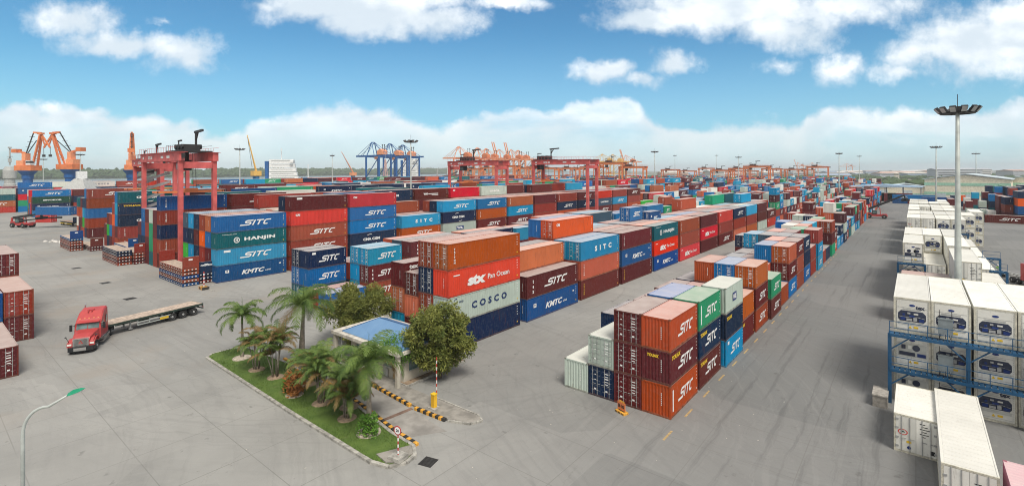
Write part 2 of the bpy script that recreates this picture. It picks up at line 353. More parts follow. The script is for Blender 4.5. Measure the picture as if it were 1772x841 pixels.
def body_geo(mb, L, H, detail=1):
    hw = WID/2; hl = L/2
    for sx in (-1, 1):
        for sy in (-1, 1):
            x0, x1 = sorted((sx*hw, sx*(hw-.12))); y0, y1 = sorted((sy*hl, sy*(hl-.12))); mb.box(x0, y0, .02, x1, y1, H)
            if detail:
                x0, x1 = sorted((sx*(hw+.006), sx*(hw-.17))); y0, y1 = sorted((sy*(hl+.006), sy*(hl-.18)))
                mb.box(x0, y0, 0, x1, y1, .12, 1); mb.box(x0, y0, H-.115, x1, y1, H+.006, 1)
        a, b = sorted((sx*(hw-.004), sx*(hw-.07)))
        mb.box(a, -hl+.12, .01, b, hl-.12, .17, 1); mb.box(a, -hl+.12, H-.08, b, hl-.12, H-.004)
    for sy in (-1, 1):
        a, b = sorted((sy*(hl-.004), sy*(hl-.09))); mb.box(-hw+.12, a, .01, hw-.12, b, .15, 1); mb.box(-hw+.12, a, H-.12, hw-.12, b, H-.004)
    n = (42 if L > 9 else 20) if detail else (21 if L > 9 else 10)
    dp = .045 if detail else .05
    wave_sheet(mb, n, lambda t, d: (hw-.018-d, -hl+.1+t*(L-.2)), .16, H-.07, depth=dp)
    wave_sheet(mb, n, lambda t, d: (-hw+.018+d, hl-.1-t*(L-.2)), .16, H-.07, depth=dp)
    wave_sheet(mb, 8, lambda t, d: (hw-.11-t*(WID-.22), hl-.02-d), .14, H-.1, depth=dp)          # blind end at +Y
    m = 36 if L > 9 else 18                                                                      # ribbed roof
    zs = []
    for k in range(m):
        y = -hl+.06+k*(L-.12)/m; s = (L-.12)/m
        zs += [(y, H-.012), (y+.35*s, H-.012), (y+.5*s, H-.034), (y+.85*s, H-.034)]
    zs.append((hl-.06, H-.012)); vs = []
    for y, z in zs: vs += [(-hw+.05, y, z), (hw-.05, y, z)]
    mb.add(vs, [(2*i, 2*i+1, 2*i+3, 2*i+2) for i in range(len(zs)-1)], 0)
    mb.box(-hw+.05, -hl+.06, .03, hw-.05, hl-.06, .08, 1)
def door_geo(mb, H, sx, L):
    """one door leaf at the -Y end; slots 0 paint 1 dark 2 white"""
    hl = L/2; a, b = (sx*.012, sx*1.10); x0, x1 = min(a, b), max(a, b)
    y = -hl+.055
    mb.box(x0, y, .155, x1, y+.05, H-.13)
    m = 5; h = (H-.45)/m
    for k in range(m): mb.box(x0+.12, y-.022, .26+k*h, x1-.1, y+.0, .26+k*h+h*.62)
    rr = random.Random(sx*7+3)
    for k in range(5):
        z = H*.80-k*H*.085; ww = rr.uniform(.18, .38) if sx > 0 else (rr.uniform(.1, .3) if k % 2 else 0)
        if ww: mb.box(sx*.55-ww/2, y-.030, z, sx*.55+ww/2, y-.026, z+.05+rr.random()*.06, 2)
    mb.box(sx*.55-.11, y-.034, H*.22, sx*.55+.09, y-.028, H*.22+.13, 2)
    for z in (.3, H*.36, H*.64, H-.35): mb.box(sx*1.09-.03, y-.03, z, sx*1.09+.03, y+.02, z+.1, 1)
def rods_geo(mb, H, sx, x, L):
    y = -L/2+.02; mb.tube([(sx*x, y, .10), (sx*x, y, H-.06)], .021, 6)
    for z in (.5, H*.52, H-.5): mb.box(sx*x-.05, y-.015, z, sx*x+.05, y+.03, z+.07)
    mb.box(min(sx*x, sx*(x-.3)), y-.03, H*.42, max(sx*x, sx*(x-.3)), y-.01, H*.42+.035)
def circle(r0, r1, n=20):
    v = [(r*math.cos(2*math.pi*k/n), r*math.sin(2*math.pi*k/n)) for r in (r0, r1) for k in range(n)]
    return v, [(k, n+k, n+(k+1) % n, (k+1) % n) for k in range(n)]
def rect(w_, h_): return [(-w_/2,-h_/2),(w_/2,-h_/2),(w_/2,h_/2),(-w_/2,h_/2)], [(0,1,2,3)]
def arc(r, a0, a1, wd, n=8):
    return stroke([(r*math.cos(a0+(a1-a0)*i/n), r*math.sin(a0+(a1-a0)*i/n)*.7) for i in range(n+1)], wd)
TG['S'] = slant_logo(); TG['sq'] = rect(1, 1); TG['ring'] = circle(.36, .5); TG['a1'] = arc(1, R(150), R(60), .16); TG['a2'] = arc(1, R(240), R(330), .16)
for k, a in dict(KMTC=('KMTC',1,.035,.3,1.0), LINE=('LINE',1,.02,.3,1.), HANJIN=('HANJIN',1,.05,0,1.12), h=('H',1,.06,0,1), stx=('stx',1,.055,.12,.88), Pan=('Pan Ocean',1,.012,0,.95), COSCO=('COSCO',1,.04,0,1.7),
                 cosco=('COSCO',1,.04,.15,1), CMA=('CMA CGM',1,.05,0,1.), SITCs=('SITC',1,.055,0,2.2), CAI=('CAI',1,.06,0,.9), TRI=('T\nR\nI\nT\nO\nN',1,.04,0,1), tex=('t\ne\nx',1,.06,0,1), tx=('tex',1,.05,0,1),
                 W3L=('W3L',1,.05,0,.95), HY=('UNITEAM',1,.05,.1,1), SK=('SINOKOR',1,.05,.1,1), CR=('CRONOS',1,.06,0,1.1), TT=('TOUAX',1,.06,.1,1), LI=('UNOL',1,.05,0,1.1), DJ=('DONGJIN',1,.05,0,1), cn=('\u4e2d',1,.02,0,1),
                 WG=('WM',1,.05,0,.9), B10=('B10',1,.05,0,1), url=('www.hanjin.com',1,.03,0,1), D=('D',1,.08,0,1), RTG=('RTG 04',1,.05,0,1), RTG6=('RTG 06',1,.05,0,1), dry=('CRONOS',1,.05,0,1)).items():
    tg(k, *a)
def fill(geo, w_, h_):
    v, f = geo
    if not v: return v, f
    sx = max(p[0] for p in v)-min(p[0] for p in v); sy = max(p[1] for p in v)-min(p[1] for p in v)
    return [(a*w_/sx, b*h_/sy) for a, b in v], f
# livery code -> items (geometry, width as a share of length, height in m, centre share along length, centre share of height, slot)
def livery_items(code, L, H):
    big = L > 9; it = []; k = H/2.9
    def a(g, wd, h, c, z, s=0): it.append((g, wd*L, h*k, (c-.5)*L, z*H, s))
    for ch in code:
        if ch == 'S': a('S', .46 if big else .56, .98, .54, .5)
        elif ch == 'K': a('KMTC', .33, .80, .50, .45); a('LINE', .09, .24, .72, .38); a('sq', .05 if big else .08, .5, .14, .62); a('D', .02, .3, .14, .63, 2); a('sq', .03, .2, .90, .7)
        elif ch == 'H': a('HANJIN', .45, .78, .60, .48); a('ring', .085 if big else .16, 1.05, .27, .48); a('h', .03, .45, .27, .48); a('url', .2, .16, .17, .86)
        elif ch == 'X': a('stx', .25, 1.15, .36, .47); a('Pan', .32, .62, .67, .47); a('sq', .08, .12, .10, .78)
        elif ch == 'C': a('COSCO', .50, .82, .54, .5, 2); a('a1', .04, .3, .09, .76, 2); a('a2', .07, .1, .09, .66, 2); a('cn', .025, .3, .14, .76, 2); a('cn', .025, .3, .17, .76, 2)
        elif ch == 'c': a('cosco', .13, .32, .10, .68)
        elif ch == 'G': a('CMA', .36, .62, .45, .5); a('a1', .10, .3, .42, .72); a('a2', .10, .3, .5, .27)
        elif ch == 'W': a('SITCs', .44, .85, .56, .5)
        elif ch == 'A': a('CAI', .075 if big else .15, .45, .11, .74)
        elif ch == 'T': a('TRI', .022 if big else .04, 1.7, .075, .52)
        elif ch == 'Y': a('TRI', .022 if big else .04, 1.7, .075, .52, 1)
        elif ch == 'E': a('tex', .028 if big else .05, 1.8, .11, .5)
        elif ch == 'D': a('sq', .22, .95, .5, .5, 3); a('W3L', .18, .6, .5, .5)
        elif ch == 'U': a('HY', .5, .6, .5, .5)
        elif ch == 'Z': a('SK', .5, .55, .5, .5)
        elif ch == 'L': a('LI', .4, .6, .52, .5)
        elif ch == 'J': a('DJ', .5, .6, .5, .5)
        elif ch == 'R': a('WG', .12, .6, .3, .52); a('sq', .30, .22, .53, .52); a('sq', .2, .12, .58, .38)
        elif ch == 'I': a('TT', .30, .40, .20, .80, 1)
        elif ch == 'q': a('sq', .035, 1.9, .09, .5)
        elif ch == 'O': a('CR', .3, .4, .2, .8)
        elif ch == 'M': a('tx', .11 if big else .18, .5, .12, .82)
        elif ch == 'P': a('sq', .09, .36, .14, .85)
    for i in range(4): a('sq', .012 if big else .02, .09, .955, .86-i*.11)
    a('sq', .015, .16, .955, .2, 1 if len(code) % 2 else 0)
    return it
def lettering_geo(mb, code, L, H, s0=0):
    for sd in (1, -1):
        for g, wd, h, c, z, s in livery_items(code, L, H):
            v, f = fill(TG[g], wd, h); x = sd*(WID/2 - .006)
            if g == 'a1' or g == 'a2': x += sd*.0
            off = .004 if g in ('D', 'W3L') else 0
            mb.add([(x + sd*off, sd*(c + a), z + b) for a, b in v], f, s0 + s)
    ye = L/2 - .008
    for k in range(7): mb.add([(-.42, ye, H*.35+k*.15), (-.48, ye, H*.35+k*.15), (-.48, ye, H*.35+k*.15+.1), (-.42, ye, H*.35+k*.15+.1)], [(0, 1, 2, 3)], s0)
    if 'I' in code: v, f = fill(TG['TT'], 1.0, .26); mb.add([(.25-a, ye, H*.82+b) for a, b in v], f, s0+1)
ME = {}
def cached(key, fn):
    if key not in ME: ME[key] = fn()
    return ME[key]
def c_near_meshes(L, H, col, code):
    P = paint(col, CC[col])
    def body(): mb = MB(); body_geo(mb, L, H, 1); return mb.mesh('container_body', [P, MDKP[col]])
    def door(sx):
        def f(): mb = MB(); door_geo(mb, H, sx, L); return mb.mesh('container_door', [P, MDK, MW])
        return f
    def rod(sx, x):
        def f(): mb = MB(); rods_geo(mb, H, sx, x, L); return mb.mesh('locking_bar', [MST])
        return f
    def let(): mb = MB(); lettering_geo(mb, code, L, H); return mb.mesh('container_lettering', [MW, MY, MN, MBU])
    return (cached(('b', L, H, col), body), [cached(('d', L, H, col, s), door(s)) for s in (-1, 1)],
            [cached(('r', L, H, s, x), rod(s, x)) for s in (-1, 1) for x in (.36, .80)], cached(('l', L, H, code), let))
MDKP = {k: material('edge_'+k, (v[0]*.42+.055, v[1]*.42+.030, v[2]*.42+.020), .8, var=.35, scale=2.) for k, v in CC.items()}
LET = {k: MW for k in CC}
def place_container(c, near, label, group):
    L, H = c['L'], c['H']
    cx, cyy = c['x'] - WID/2, c['y'] + L/2
    rz = c.get('rz', 0.) + (0 if c['d'] else math.pi)
    if near:
        t = thing('shipping_container', label, 'container', (cx, cyy, c['z']), rz, group)
        b, dd, rr, l = c_near_meshes(L, H, c['c'], c['l'])
        link('body', b, t)
        for i, m in enumerate(dd):
            d = link('door', m, t)
            for r_ in rr[2*i:2*i+2]: link('locking_bar', r_, d)
        link('lettering', l, t)
    else:
        def f():
            mb = MB(); body_geo(mb, L, H, 0)
            for s in (-1, 1): door_geo(mb, H, s, L)
            o = len(mb.f)
            mb2 = MB(); lettering_geo(mb2, c['l'], L, H, 3); k = len(mb.v); mb.v += mb2.v; mb.f += [tuple(i+k for i in q) for q in mb2.f]; mb.m += mb2.m
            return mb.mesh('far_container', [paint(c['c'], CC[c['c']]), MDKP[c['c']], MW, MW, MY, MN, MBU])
        t = link('shipping_container', cached(('f', L, H, c['c'], c['l']), f), None, (cx, cyy, c['z'])); t.rotation_euler.z = rz
        tag(t, label, 'container', group)
    return t
CT = []
F40, F20, HC, SH = 12.19, 6.06, 2.896, 2.591
def stack(x, y, L, spec, blk, H=None, z0=0., **k):
    """spec: 'ma:S br:SE ...' from the ground up; a trailing * means the doors face the camera side (-Y)"""
    z = z0; H = H or (HC if L > 9 else SH)
    for n, s in enumerate(spec.split()):
        c, _, l = s.partition(':'); d = l.endswith('*'); l = l.rstrip('*'); h = H
        if l.endswith('-'): l = l[:-1]; h = SH
        if l.endswith('+'): l = l[:-1]; h = HC
        CT.append(dict(x=x, y=y, z=z, L=L, H=h, c=c, l=l, d=d, t=n, blk=blk, **k)); z += h + .012
RC = ['br','ma','ob','ma','bl','cy','nv','kb','br','ma','sa','rd','nv','gn','gy','te','dm','bl','ob','wh','cy']
RL = {'br':['S','T','','S','A',''],'ma':['S','SE','','T','S'],'ob':['S','T','','A'],'bl':['S','S','K','W'],'cy':['S','W','S',''],'nv':['G','S','','K'],'kb':['K','K',''],'sa':['','T'],'rd':['A','X',''],
      'gn':['S','Z'],'gy':['C','D',''],'te':['H',''],'dm':['','E'],'wh':['C','']}
def rspec(n, r, pd=.5):
    out = []
    for _ in range(n):
        c = r.choice(RC); out.append(c + ':' + r.choice(RL.get(c, [''])) + ('*' if r.random() < pd else ''))
    return ' '.join(out)
# ---- the aisle block (twenty-foot boxes), front right
BX = -15.04; W_ = 2.5; yk = [37.3 + 6.62*k for k in range(60)]
RB = 'aisle block'
def rb(k, cols, dx=0.):
    for j, s in enumerate(cols):
        if s: stack(BX + dx - W_*j, yk[k], F20, s, RB, col=j, bay=k)
rb(0, ['ob:Sq ma:SI ob:S', 'ma:* ma:* ma:*', 'nv:* gy:*', 'gy:'])
rb(1, ['ma:SI nv:SI gn:Sq', 'ma: br: bl:', 'ma: nv:', 'nv: nv:'])
rb(2, ['cy:SP nv:I gy:D', 'br: br:', 'br: sa:', 'nv: ma:'], .35)
rb(3, ['ma:I ob:T', 'ma: br:', 'ma: br:', 'nv: ma:'], -.1)
rb(4, ['br:S ma:S ob:T*', 'bl: br: bl:*', 'br: ma: ob:', 'kb: nv:'], .0)
rb(5, ['ma:S gn:S', 'br: br:', 'sa: ma:', 'br: br:'], .3)
rb(6, ['br:', 'br: sa:', 'ma: sa:', 'sa: nv:', 'ma:'])
rb(7, ['bl:S* ma:S* ob:T*', 'br: ma:* bl:', 'ma: ma:', 'nv: sl:', 'dm:'])
rb(8, ['br:T br:T ma:S', 'ma: br: sa:', 'br: dm:', 'nv: nv:*'])
rb(9, ['bl:S nv: nv:S', 'bl: nv: sl:', 'ma: ma: sl:', 'ma: kb: cy:*'])
rb(10, ['br: br:', 'br: ma: ma:', 'br: ma: sa:', 'ma: ma:', ''])
rb(11, ['cy:S cy:S br:', 'br:* wh:* gn:*', 'ma: sa:', 'gy:'], .3)
rb(12, ['br:', 'br: bl: sa:', 'ma: br: wh:', 'br: ob:'])
rb(13, ['nv:* ', 'br: ma: cy:', 'ma: ma: ma:', 'ma: ma: bl:'])
rb(14, ['gn: ma: br:*', 'ob: ma: ob:', 'ma: br:', 'br: cy:'], .3)
rb(15, ['ob:S ma:S', 'br: br: gn:', 'ma: nv:', 'sl: sl:'])
rr_ = random.Random(5)
for k in range(16, 46):
    for j in range(5):
        n = max(1, min(4, int(rr_.gauss(3.0 if k > 22 else 2.6, .8)))); stack(BX - W_*j + (0 if k % 3 else .2), yk[k], F20, rspec(n, rr_), RB, col=j, bay=k)
# ---- the central block (forty-foot boxes)
CB = 'central block'; CX = -39.45
cyk = [36.5, 50.0, 63.4] + [76.6 + 13.35*k for k in range(40)]
def cb(k, cols, dx=0., L=F40):
    for j, s in enumerate(cols):
        if s: stack(CX + dx - 2.52*j, cyk[k], L, s, CB, col=j, bay=k)
cb(0, ['nv:c gy:C* ro:X ob:T*', 'br: br:* nv:* br:*', 'ma:- sa:- ma:-*', 'cy: sa:* ma:MT'], .1)
cb(1, ['kb:K ma:SE', 'ma: br: sa:T', 'br: ma: nv:', 'ma:- br:- nv:-', ''], .2)
cb(2, ['ma:Y sa:T cy:W*', 'ma: br: cy:*', 'br: ma: br: vo:A*', 'nv: ma: br: bl:'])
cb(3, ['ma:Y kb:K* ma:T*', 'ma: br: ma:*', 'br: ma: br:', 'nv: ma: sl:', 'ma: br: cy:'])
cb(4, ['kb:K* ro:X te:H', 'ma: nv: sa:', 'ma: br: br:', 'br: br: sl:', 'nv: ma: br:'])
cb(5, ['rd:X br:T br:T', 'ma: br: sa:', 'br: ma: cy:*', 'ma: br: nv:', 'ma: ma: br:'])
cb(6, ['ma: rd:X ma:', 'br: br: br:', 'ma: ma: bl:', 'ma: br: br:', ''])
cb(7, ['ma:S br:T rd:A', 'br: ma: sl:', 'ma: nv: ma:', 'nv: cy: br:', 'ma: br: br: ob:T'])
cb(8, ['sa:T br: nv:S', 'ma: ma: nv:', 'ma: br: br:', 'ma: ma: sa:', 'gy: gy: wh:'])
cb(9, ['ob: br: cy:', 'ma: ma: gy:', 'ma: br: ma:', 'br: br: cy:', 'ma: ma: te: gn:'])
cb(10, ['gy: ma: ma:', 'ma: br: ma:', 'nv: ma: sa: cy:*', 'bl: te:', 'br: ma: te: te:*'])
cb(11, ['rd:A ma:S', 'ma: br: br:', 'br: nv: sl:', 'br: br:', 'ma: ma:'])
stack(CX-2.52*3, 95., F20, 'ma: br: br: bl:S*', CB, H=HC, col=3, bay=12); stack(CX-2.52*2-1, 101.5, F20, 'ma: br: br: kb:K*', CB, H=SH, col=2, bay=13)
for k in range(12, 34):
    y = cyk[k] - .3
    for j in range(6):
        tw = rr_.random() < .5 or k < 16
        for q in range(2 if tw else 1):
            n = max(2, min(5, int(rr_.gauss(3.6, .8)))); stack(CX - 2.52*j, y + q*6.4, F20 if tw else F40, rspec(n, rr_, .6), CB, col=j, bay=k*2+q)
stack(-28.8, 114.2, F20, 'ma: nv:S*', 'aisle beyond the aisle block', col=0, bay=0)
# ---- the block behind the trees
TB = 'block behind the trees'
stack(-63.5, 36.5, F20, 'bl:S', TB, col=0, bay=0); stack(-66.1, 36.5, F20, 'br:M', TB, col=1, bay=0)
stack(-69.4, 36.9, F20, 'te: bl:S nv:SP', TB, col=2, bay=0); stack(-72.0, 36.9, F20, 'te:* bl:* nv:*', TB, col=3, bay=0)
for j, s in enumerate(['br:S ma:SE* cy:S*', 'cy: cy: cy:*', 'nv: br:', 'ma: nv:']): stack(-64.5-2.55*j, 43.7, F20, s, TB, col=j, bay=1)
for b, (y, L, cols) in enumerate([(50.9, F40, ['br:S br:S- ma:SE-', 'ma: br:- sl:-', 'ma: ma:- sa:-', 'ma: br:-']),
        (64.3, F40, ['br: ma:- nv:-', 'br: ma:- sa:-', 'ma: br:-', 'br: ma:-']), (77.6, F20, ['br: ma: cy:', 'ma: br: sa:', 'ma: kb:', 'ma: br:']),
        (84.6, F20, ['ma:S ma: ma:S*', 'ma: ma: nv:', 'ma: br: ma:S', 'ma:']), (92, F40, ['ma: br: ma:', 'kb: br: nv:', 'br: ma: sa:', 'ma: ma:']),
        (106, F40, ['ma: ma: sl:', 'br: ma: cy:', 'ma: ma: ma:', 'br: br:']), (120, F20, ['bl: kb: bl:S*', 'kb: kb: kb:K*', 'ma: ma: ma:S', 'kb: ma:']),
        (127, F20, ['ma: br: kb:', 'br: ma: bl:', 'ma: ma:', 'br: ma:']), (140, F40, ['ma: br: bl:', 'ma: cy: ma:', 'br: ma:', ''])]):
    for j, s in enumerate(cols):
        if s: stack(-63.6-2.5*j, y, L, s, TB, H=(HC if L > 9 else SH), col=j, bay=b+2)
for k in range(24):
    for j in range(5):
        y = 153 + 13.2*k
        for q in range(2): stack(-63.6-2.5*j, y+q*6.5, F20, rspec(max(1, min(4, int(rr_.gauss(3, .9)))), rr_, .6), TB, col=j, bay=k*2+q+12)
# ---- the left block
LB = 'left block'; LX = -95.9; lyk = [34.3, 47.5, 60.4] + [74. + 13.1*k for k in range(40)]
def lb(k, cols, dx=0.):
    for j, s in enumerate(cols):
        if s: stack(LX + dx - 2.78*j, lyk[k], F40, s, LB, col=j, bay=k)
lb(0, ['kb:K cy:SP te:H bl:S', 'ma: ma: bl: ob:', 'br: br: og: br:', 'nv: nv: ma: nv:', 'gn: cy: nv: cy:', 'ma: bg: nv: sl:'], .1)
lb(1, ['br: br:S ob:S rd:A ma:P', 'ma: ma: br: ma: nv:', 'br: nv: ma: gy:', 'ma: br: ma: sa:', 'nv: ma: br: gy:', 'ma: br: nv: br: br:'])
lb(2, ['nv: nv:G bl:S bl:S rd:A', 'br: ma: ma: sa:', 'br: ma: br: nv:', 'br: ma: ma: nv: bl:S', 'br: ma: ma: br:', 'br: ma: nv: br: br:'], -.2)
lb(3, ['br: ob:S cy:W', 'ma: br: ma:', 'nv: ma: br:', 'ma: br: nv: br:', 'ma: br: br: nv:G nv:G', 'ma: br: ma: br: sa:'])
lb(4, ['br: gy:D nv:G cy:S', 'ma: br: ma: nv:', 'br: ma: sl: br:', 'ma: br: br:', 'ma: br: br: ma: ma:R', 'ma: br: ma: br: br:'])
lb(5, ['br: ma:S ob:T bl:S', 'ma: br: ma: ma:', 'nv: br: ma: ma:', 'ma: br: ma: br:', 'ma: br: ma: ma: rd:A', 'ma: br: br: ma: ma:'])
lb(6, ['ma: ma:S cy:S ob:T', 'ma: br: ma: sa:', 'nv: br: ma: ma:', 'ma: br: ma: br:', 'ma: br: ma: ma: gy:L', 'ma: br: br: nv: gn:Z'])
lb(7, ['ma: br: br: ma:', 'ma: br: ma: sa:', 'nv: br: ma: ma:', 'ma: br: ma: br:', 'ma: br: ma: ma:', 'ma: br: br: nv: ma:'])
lb(8, ['ma: ob:T nv:S br:T', 'ma: br: nv: sa:', 'nv: br: ma: ma:', 'ma: br: ma: br:', 'nv: ma: ma: nv: ma:', 'ma: br: br: ma: nv:G'])
lb(9, ['ma: br: nv:S ma:S', 'ma: br: cy: ma:', 'ma: br: nv:', 'ma: br: ma: br:', 'ma: ma: ma: ma:', 'ma: br: br: ma: br:'])
lb(10, ['ma: ma:S sl:U rd:', 'ma: br: cy: cy:', 'nv: br: ma:', 'ma: br: ma: br:', 'ma: ma: ma: ma:', 'ma: br: br: ma: cy:'])
lb(11, ['br: br: cy:S br:', 'ma: br: cy: ma:', 'nv: br: ma:', 'ma: br: ma: br:', 'ma: br: ma: br:', 'bl: br: bl: bl:'])
lb(12, ['br: ob:T br: ma:S', 'ma: br: ma: br:', 'nv: br: ma: bl:', 'ma: br: ma: br:', 'ma: br: ma: br:', 'ma: br: ma: br:'])
for k in range(13, 34):
    if k == 13: stack(LX, lyk[k], F40, 'ma: bg:J', LB, col=0, bay=k); continue
    for j in range(6):
        stack(LX - 2.78*j, lyk[k], F40, rspec(max(2, min(4, int(rr_.gauss(3.2, .7)))), rr_), LB, col=j, bay=k)
# ---- block under the red gantry, then the blocks further left towards the quay
GB = 'block beyond the left block'; GX = -119.2
g0 = ['br:T nv: br:T kb:V'.replace('V', ''), 'br: br: ma: ma:', 'te: gn: gn: gy:', 'ma: ma: br: ma:', 'bl: nv: kb: bl:', 'br: nv: ma:']
g0[0] = 'ma: br:T nv: br:T kb:T'
for j, s in enumerate(g0): stack(GX - 2.6*j, 32.6, F40, s, GB, col=j, bay=0)
for k in range(1, 24):
    for j in range(6):
        stack(GX - 2.6*j, 32.6 + 13.1*k, F40, rspec(rr_.choice([3, 4, 4, 4, 5]), rr_), GB, col=j, bay=k)
def field(x, y0, bays, name, tiers, front, ncol=6, step=13.1, seed=1, L=F40):
    r = random.Random(seed)
    for k in range(bays):
        for j in range(ncol):
            if k == 0 and j < len(front):
                if front[j]: stack(x - 2.6*j, y0, L, front[j], name, col=j, bay=0)
                continue
            stack(x - 2.6*j, y0 + step*k, L, rspec(r.choice(tiers), r), name, col=j, bay=k)
field(-155, 34, 20, 'second block towards the quay', [4, 4, 5], ['br:T br:T nv:G nv:I te:G', 'ob: ma: bl: cy: bl:', 'br: br: og: br:', 'ma: bl: br:', 'nv: bg: ma:', 'br: ma:'], seed=2)
field(-191, 34.5, 18, 'third block towards the quay', [3, 4, 4, 5], ['ma:T br: bl: br: br:ST', 'nv: br: bl: nv: bl:', 'ob: bg: cy: nv:', 'br: ma: ob: ma:', 'nv: ma:'], seed=3)
stack(-203, 47, F40, 'br: gy:C br:', 'third block towards the quay', col=6, bay=30)
field(-229, 50, 16, 'fourth block towards the quay', [3, 4, 4], [], seed=4)
field(-265, 52, 14, 'fifth block towards the quay', [3, 4, 4], ['ma: br: kb:', 'rd: rd:'], seed=5)
field(-300, 36, 16, 'sixth block towards the quay', [3, 4, 4], ['bl:S nv:K dg:Z bl:S', 'ma: ma: ma:', 'rd: rd:', 'kb: bl:'], seed=6)
field(-345, 10, 16, 'block nearest the quay', [3, 4, 4, 5], ['br:', 'bl: bl: bl:S', 'br:'], seed=7)
field(-392, -30, 16, 'quay edge block', [3, 4, 4], [], seed=8)
field(-330, 232, 14, 'far left block', [4, 4, 5], [], seed=9); field(-375, 200, 14, 'far quay block', [4, 4, 5], [], seed=10)
# ---- far field behind everything
fx = random.Random(12)
for bx in range(0, 15):
    x = -24 - bx*34
    for k in range(26 if bx else 10):
        y = 455 + 6.6*k*1.9 + (bx % 3)*9
        if k % 9 == 8: continue
        for j in range(7):
            if fx.random() < .12: continue
            stack(x - 2.6*j, y, fx.choice([F20, F40]), rspec(fx.choice([2, 3, 3, 4]), fx, .6), 'far field', col=j, bay=k)
for (x, y, n, bays, tr) in [(-52, 345, 6, 7, [3, 4, 4]), (-8, 405, 0, 0, [3])]:
    for k in range(bays):
        for j in range(n): stack(x + 16 - 2.6*j, y + 7*k + 60, F20, rspec(fx.choice(tr), fx, .7), 'far end of the aisle', col=j, bay=k)
# ---- right-hand yard
YB = 'right-hand yard'
stack(0, 0, F40, 'ma:S', YB, col=0, bay=0, rz=-math.pi/2, ctr=(26.3, 248.6))
def at0(u, fw): a = (u-909.9)/854.8; return (a*fw*.7856 - fw*.6187, a*fw*.6187 + fw*.7856)
for n_, (u, fw, L, s) in enumerate([(1738, 191, F40, 'ma: br: nv:'), (1728, 200, F40, 'ma: ma: ma:'), (1761, 183, F40, 'nv: kb: og: nv:-'), (1773, 186, F40, 'nv: nv: kb: nv:'), (1747, 205, F20, 'nv: te: kb: br:'), (1742, 222, F40, 'ma: nv: nv: nv:'), (1757, 222, F40, 'ma: nv: nv: nv:'),
        (1722, 228, F20, 'nv: te: br: bl:'), (1716, 240, F20, 'br: nv: nv: gn:'), (1706, 240, F20, 'nv: cy: nv: nv:'), (1700, 236, F20, 'ma: nv: ma:'), (1730, 250, F20, 'nv: nv: bl: gn:'), (1765, 245, F40, 'nv: ma: nv: nv:'), (1682, 232, F20, 'te: ma: cy:'), (1668, 240, F20, 'br: wh:'), (1680, 191, F20, 'cy:'), (1683, 205, F20, 'te:'),
        (1697, 205, F20, 'gy:'), (1709, 199, F20, 'wh:'), (1660, 262, F20, 'nv: og:'), (1645, 262, F20, 'ma: nv:'), (1671, 214, F20, 'gy: ma:'), (1640, 230, F40, 'wh: ma:'), (1694, 216, F20, 'nv: gy:'), (1712, 214, F20, 'te: nv: bl:'), (1735, 232, F20, 'ma: br: sl: nv:')]):
    x, y = at0(u, fw); stack(x+WID, y, L, s, YB, H=HC, col=n_ % 6, bay=n_)
for (x, y, s) in [(10, 330, 'kb: kb:'), (8, 352, 'ma:'), (4, 352, 'ma: bl:S'), (-3, 352, 'kb: bl:S'), (14, 340, 'og:'), (13, 352, 'gn:'), (-14, 372, 'ma: ma:'), (-6, 372, 'kb: ma:'), (-20, 372, 'kb: bl:'), (-24, 366, 'gn: cy: ma:'), (-32, 366, 'nv: cy: gn:'), (-35, 366, 'ro: ma:')]:
    stack(x, y, F20 if x < -22 else F40, s, YB, H=SH, col=int(x) % 9, bay=int(y) % 17, rz=0. if x < -22 else math.pi/2)
# ---- boxes at the left edge of the picture and the pink one bottom right
EB = 'group at the left edge'
for j, (cx_, cy2_, sp) in enumerate([(-87.5, 8.58, 'ma:* br:*'), (-73.8, 5.88, 'ma:*'), (-100.2, 8.7, 'br:* br:* ma:*'), (-87.5, 6.05, 'kb: kb:'), (-73.8, 3.3, 'br:'), (-100.2, 6.1, 'nv: br: ma:')]):
    stack(0, 0, F40, sp, EB, col=j, bay=j, rz=math.pi/2, ctr=(cx_, cy2_))
# ---- choose which boxes are built one by one: the 290 that show largest
def proj(x, y, z):
    r = x*cy_ - y*sy_; fw = x*sy_ + y*cy_
    return (909.9 + FOC*r/fw, 295.9 - FOC*(z-CAM_H)/fw, fw) if fw > 1 else None
ZS = .36
zb = np.full((int(841*ZS)+1, int(1772*ZS)+1), 1e9, np.float32); ib = np.full(zb.shape, -1, np.int32)
def raster(poly, i):
    q = [proj(*p) for p in poly]
    if any(p is None for p in q): return
    a = np.array([(p[0]*ZS, p[1]*ZS) for p in q]); d = np.array([1/p[2] for p in q])
    x0, y0 = np.floor(a.min(0)).astype(int); x1, y1 = np.ceil(a.max(0)).astype(int)
    x0 = max(x0, 0); y0 = max(y0, 0); x1 = min(x1, zb.shape[1]-1); y1 = min(y1, zb.shape[0]-1)
    if x1 < x0 or y1 < y0: return
    X, Y = np.meshgrid(np.arange(x0, x1+1)+.0, np.arange(y0, y1+1)+.0)
    sg = 0; ins = np.ones(X.shape, bool); area = 0
    for k in range(4): area += a[k-1, 0]*a[k, 1]-a[k, 0]*a[k-1, 1]
    s = 1 if area > 0 else -1
    for k in range(4):
        e = (a[k, 0]-a[k-1, 0])*(Y-a[k-1, 1])-(a[k, 1]-a[k-1, 1])*(X-a[k-1, 0]); ins &= (e*s >= -1e-6)
    if not ins.any(): return
    A = np.array([[a[k, 0], a[k, 1], 1] for k in range(3)])
    try: pl = np.linalg.solve(A, d[:3])
    except Exception: return
    iz = pl[0]*X+pl[1]*Y+pl[2]; z = 1/np.maximum(iz, 1e-6)
    v = zb[y0:y1+1, x0:x1+1]; u = ib[y0:y1+1, x0:x1+1]; m = ins & (z < v); v[m] = z[m]; u[m] = i
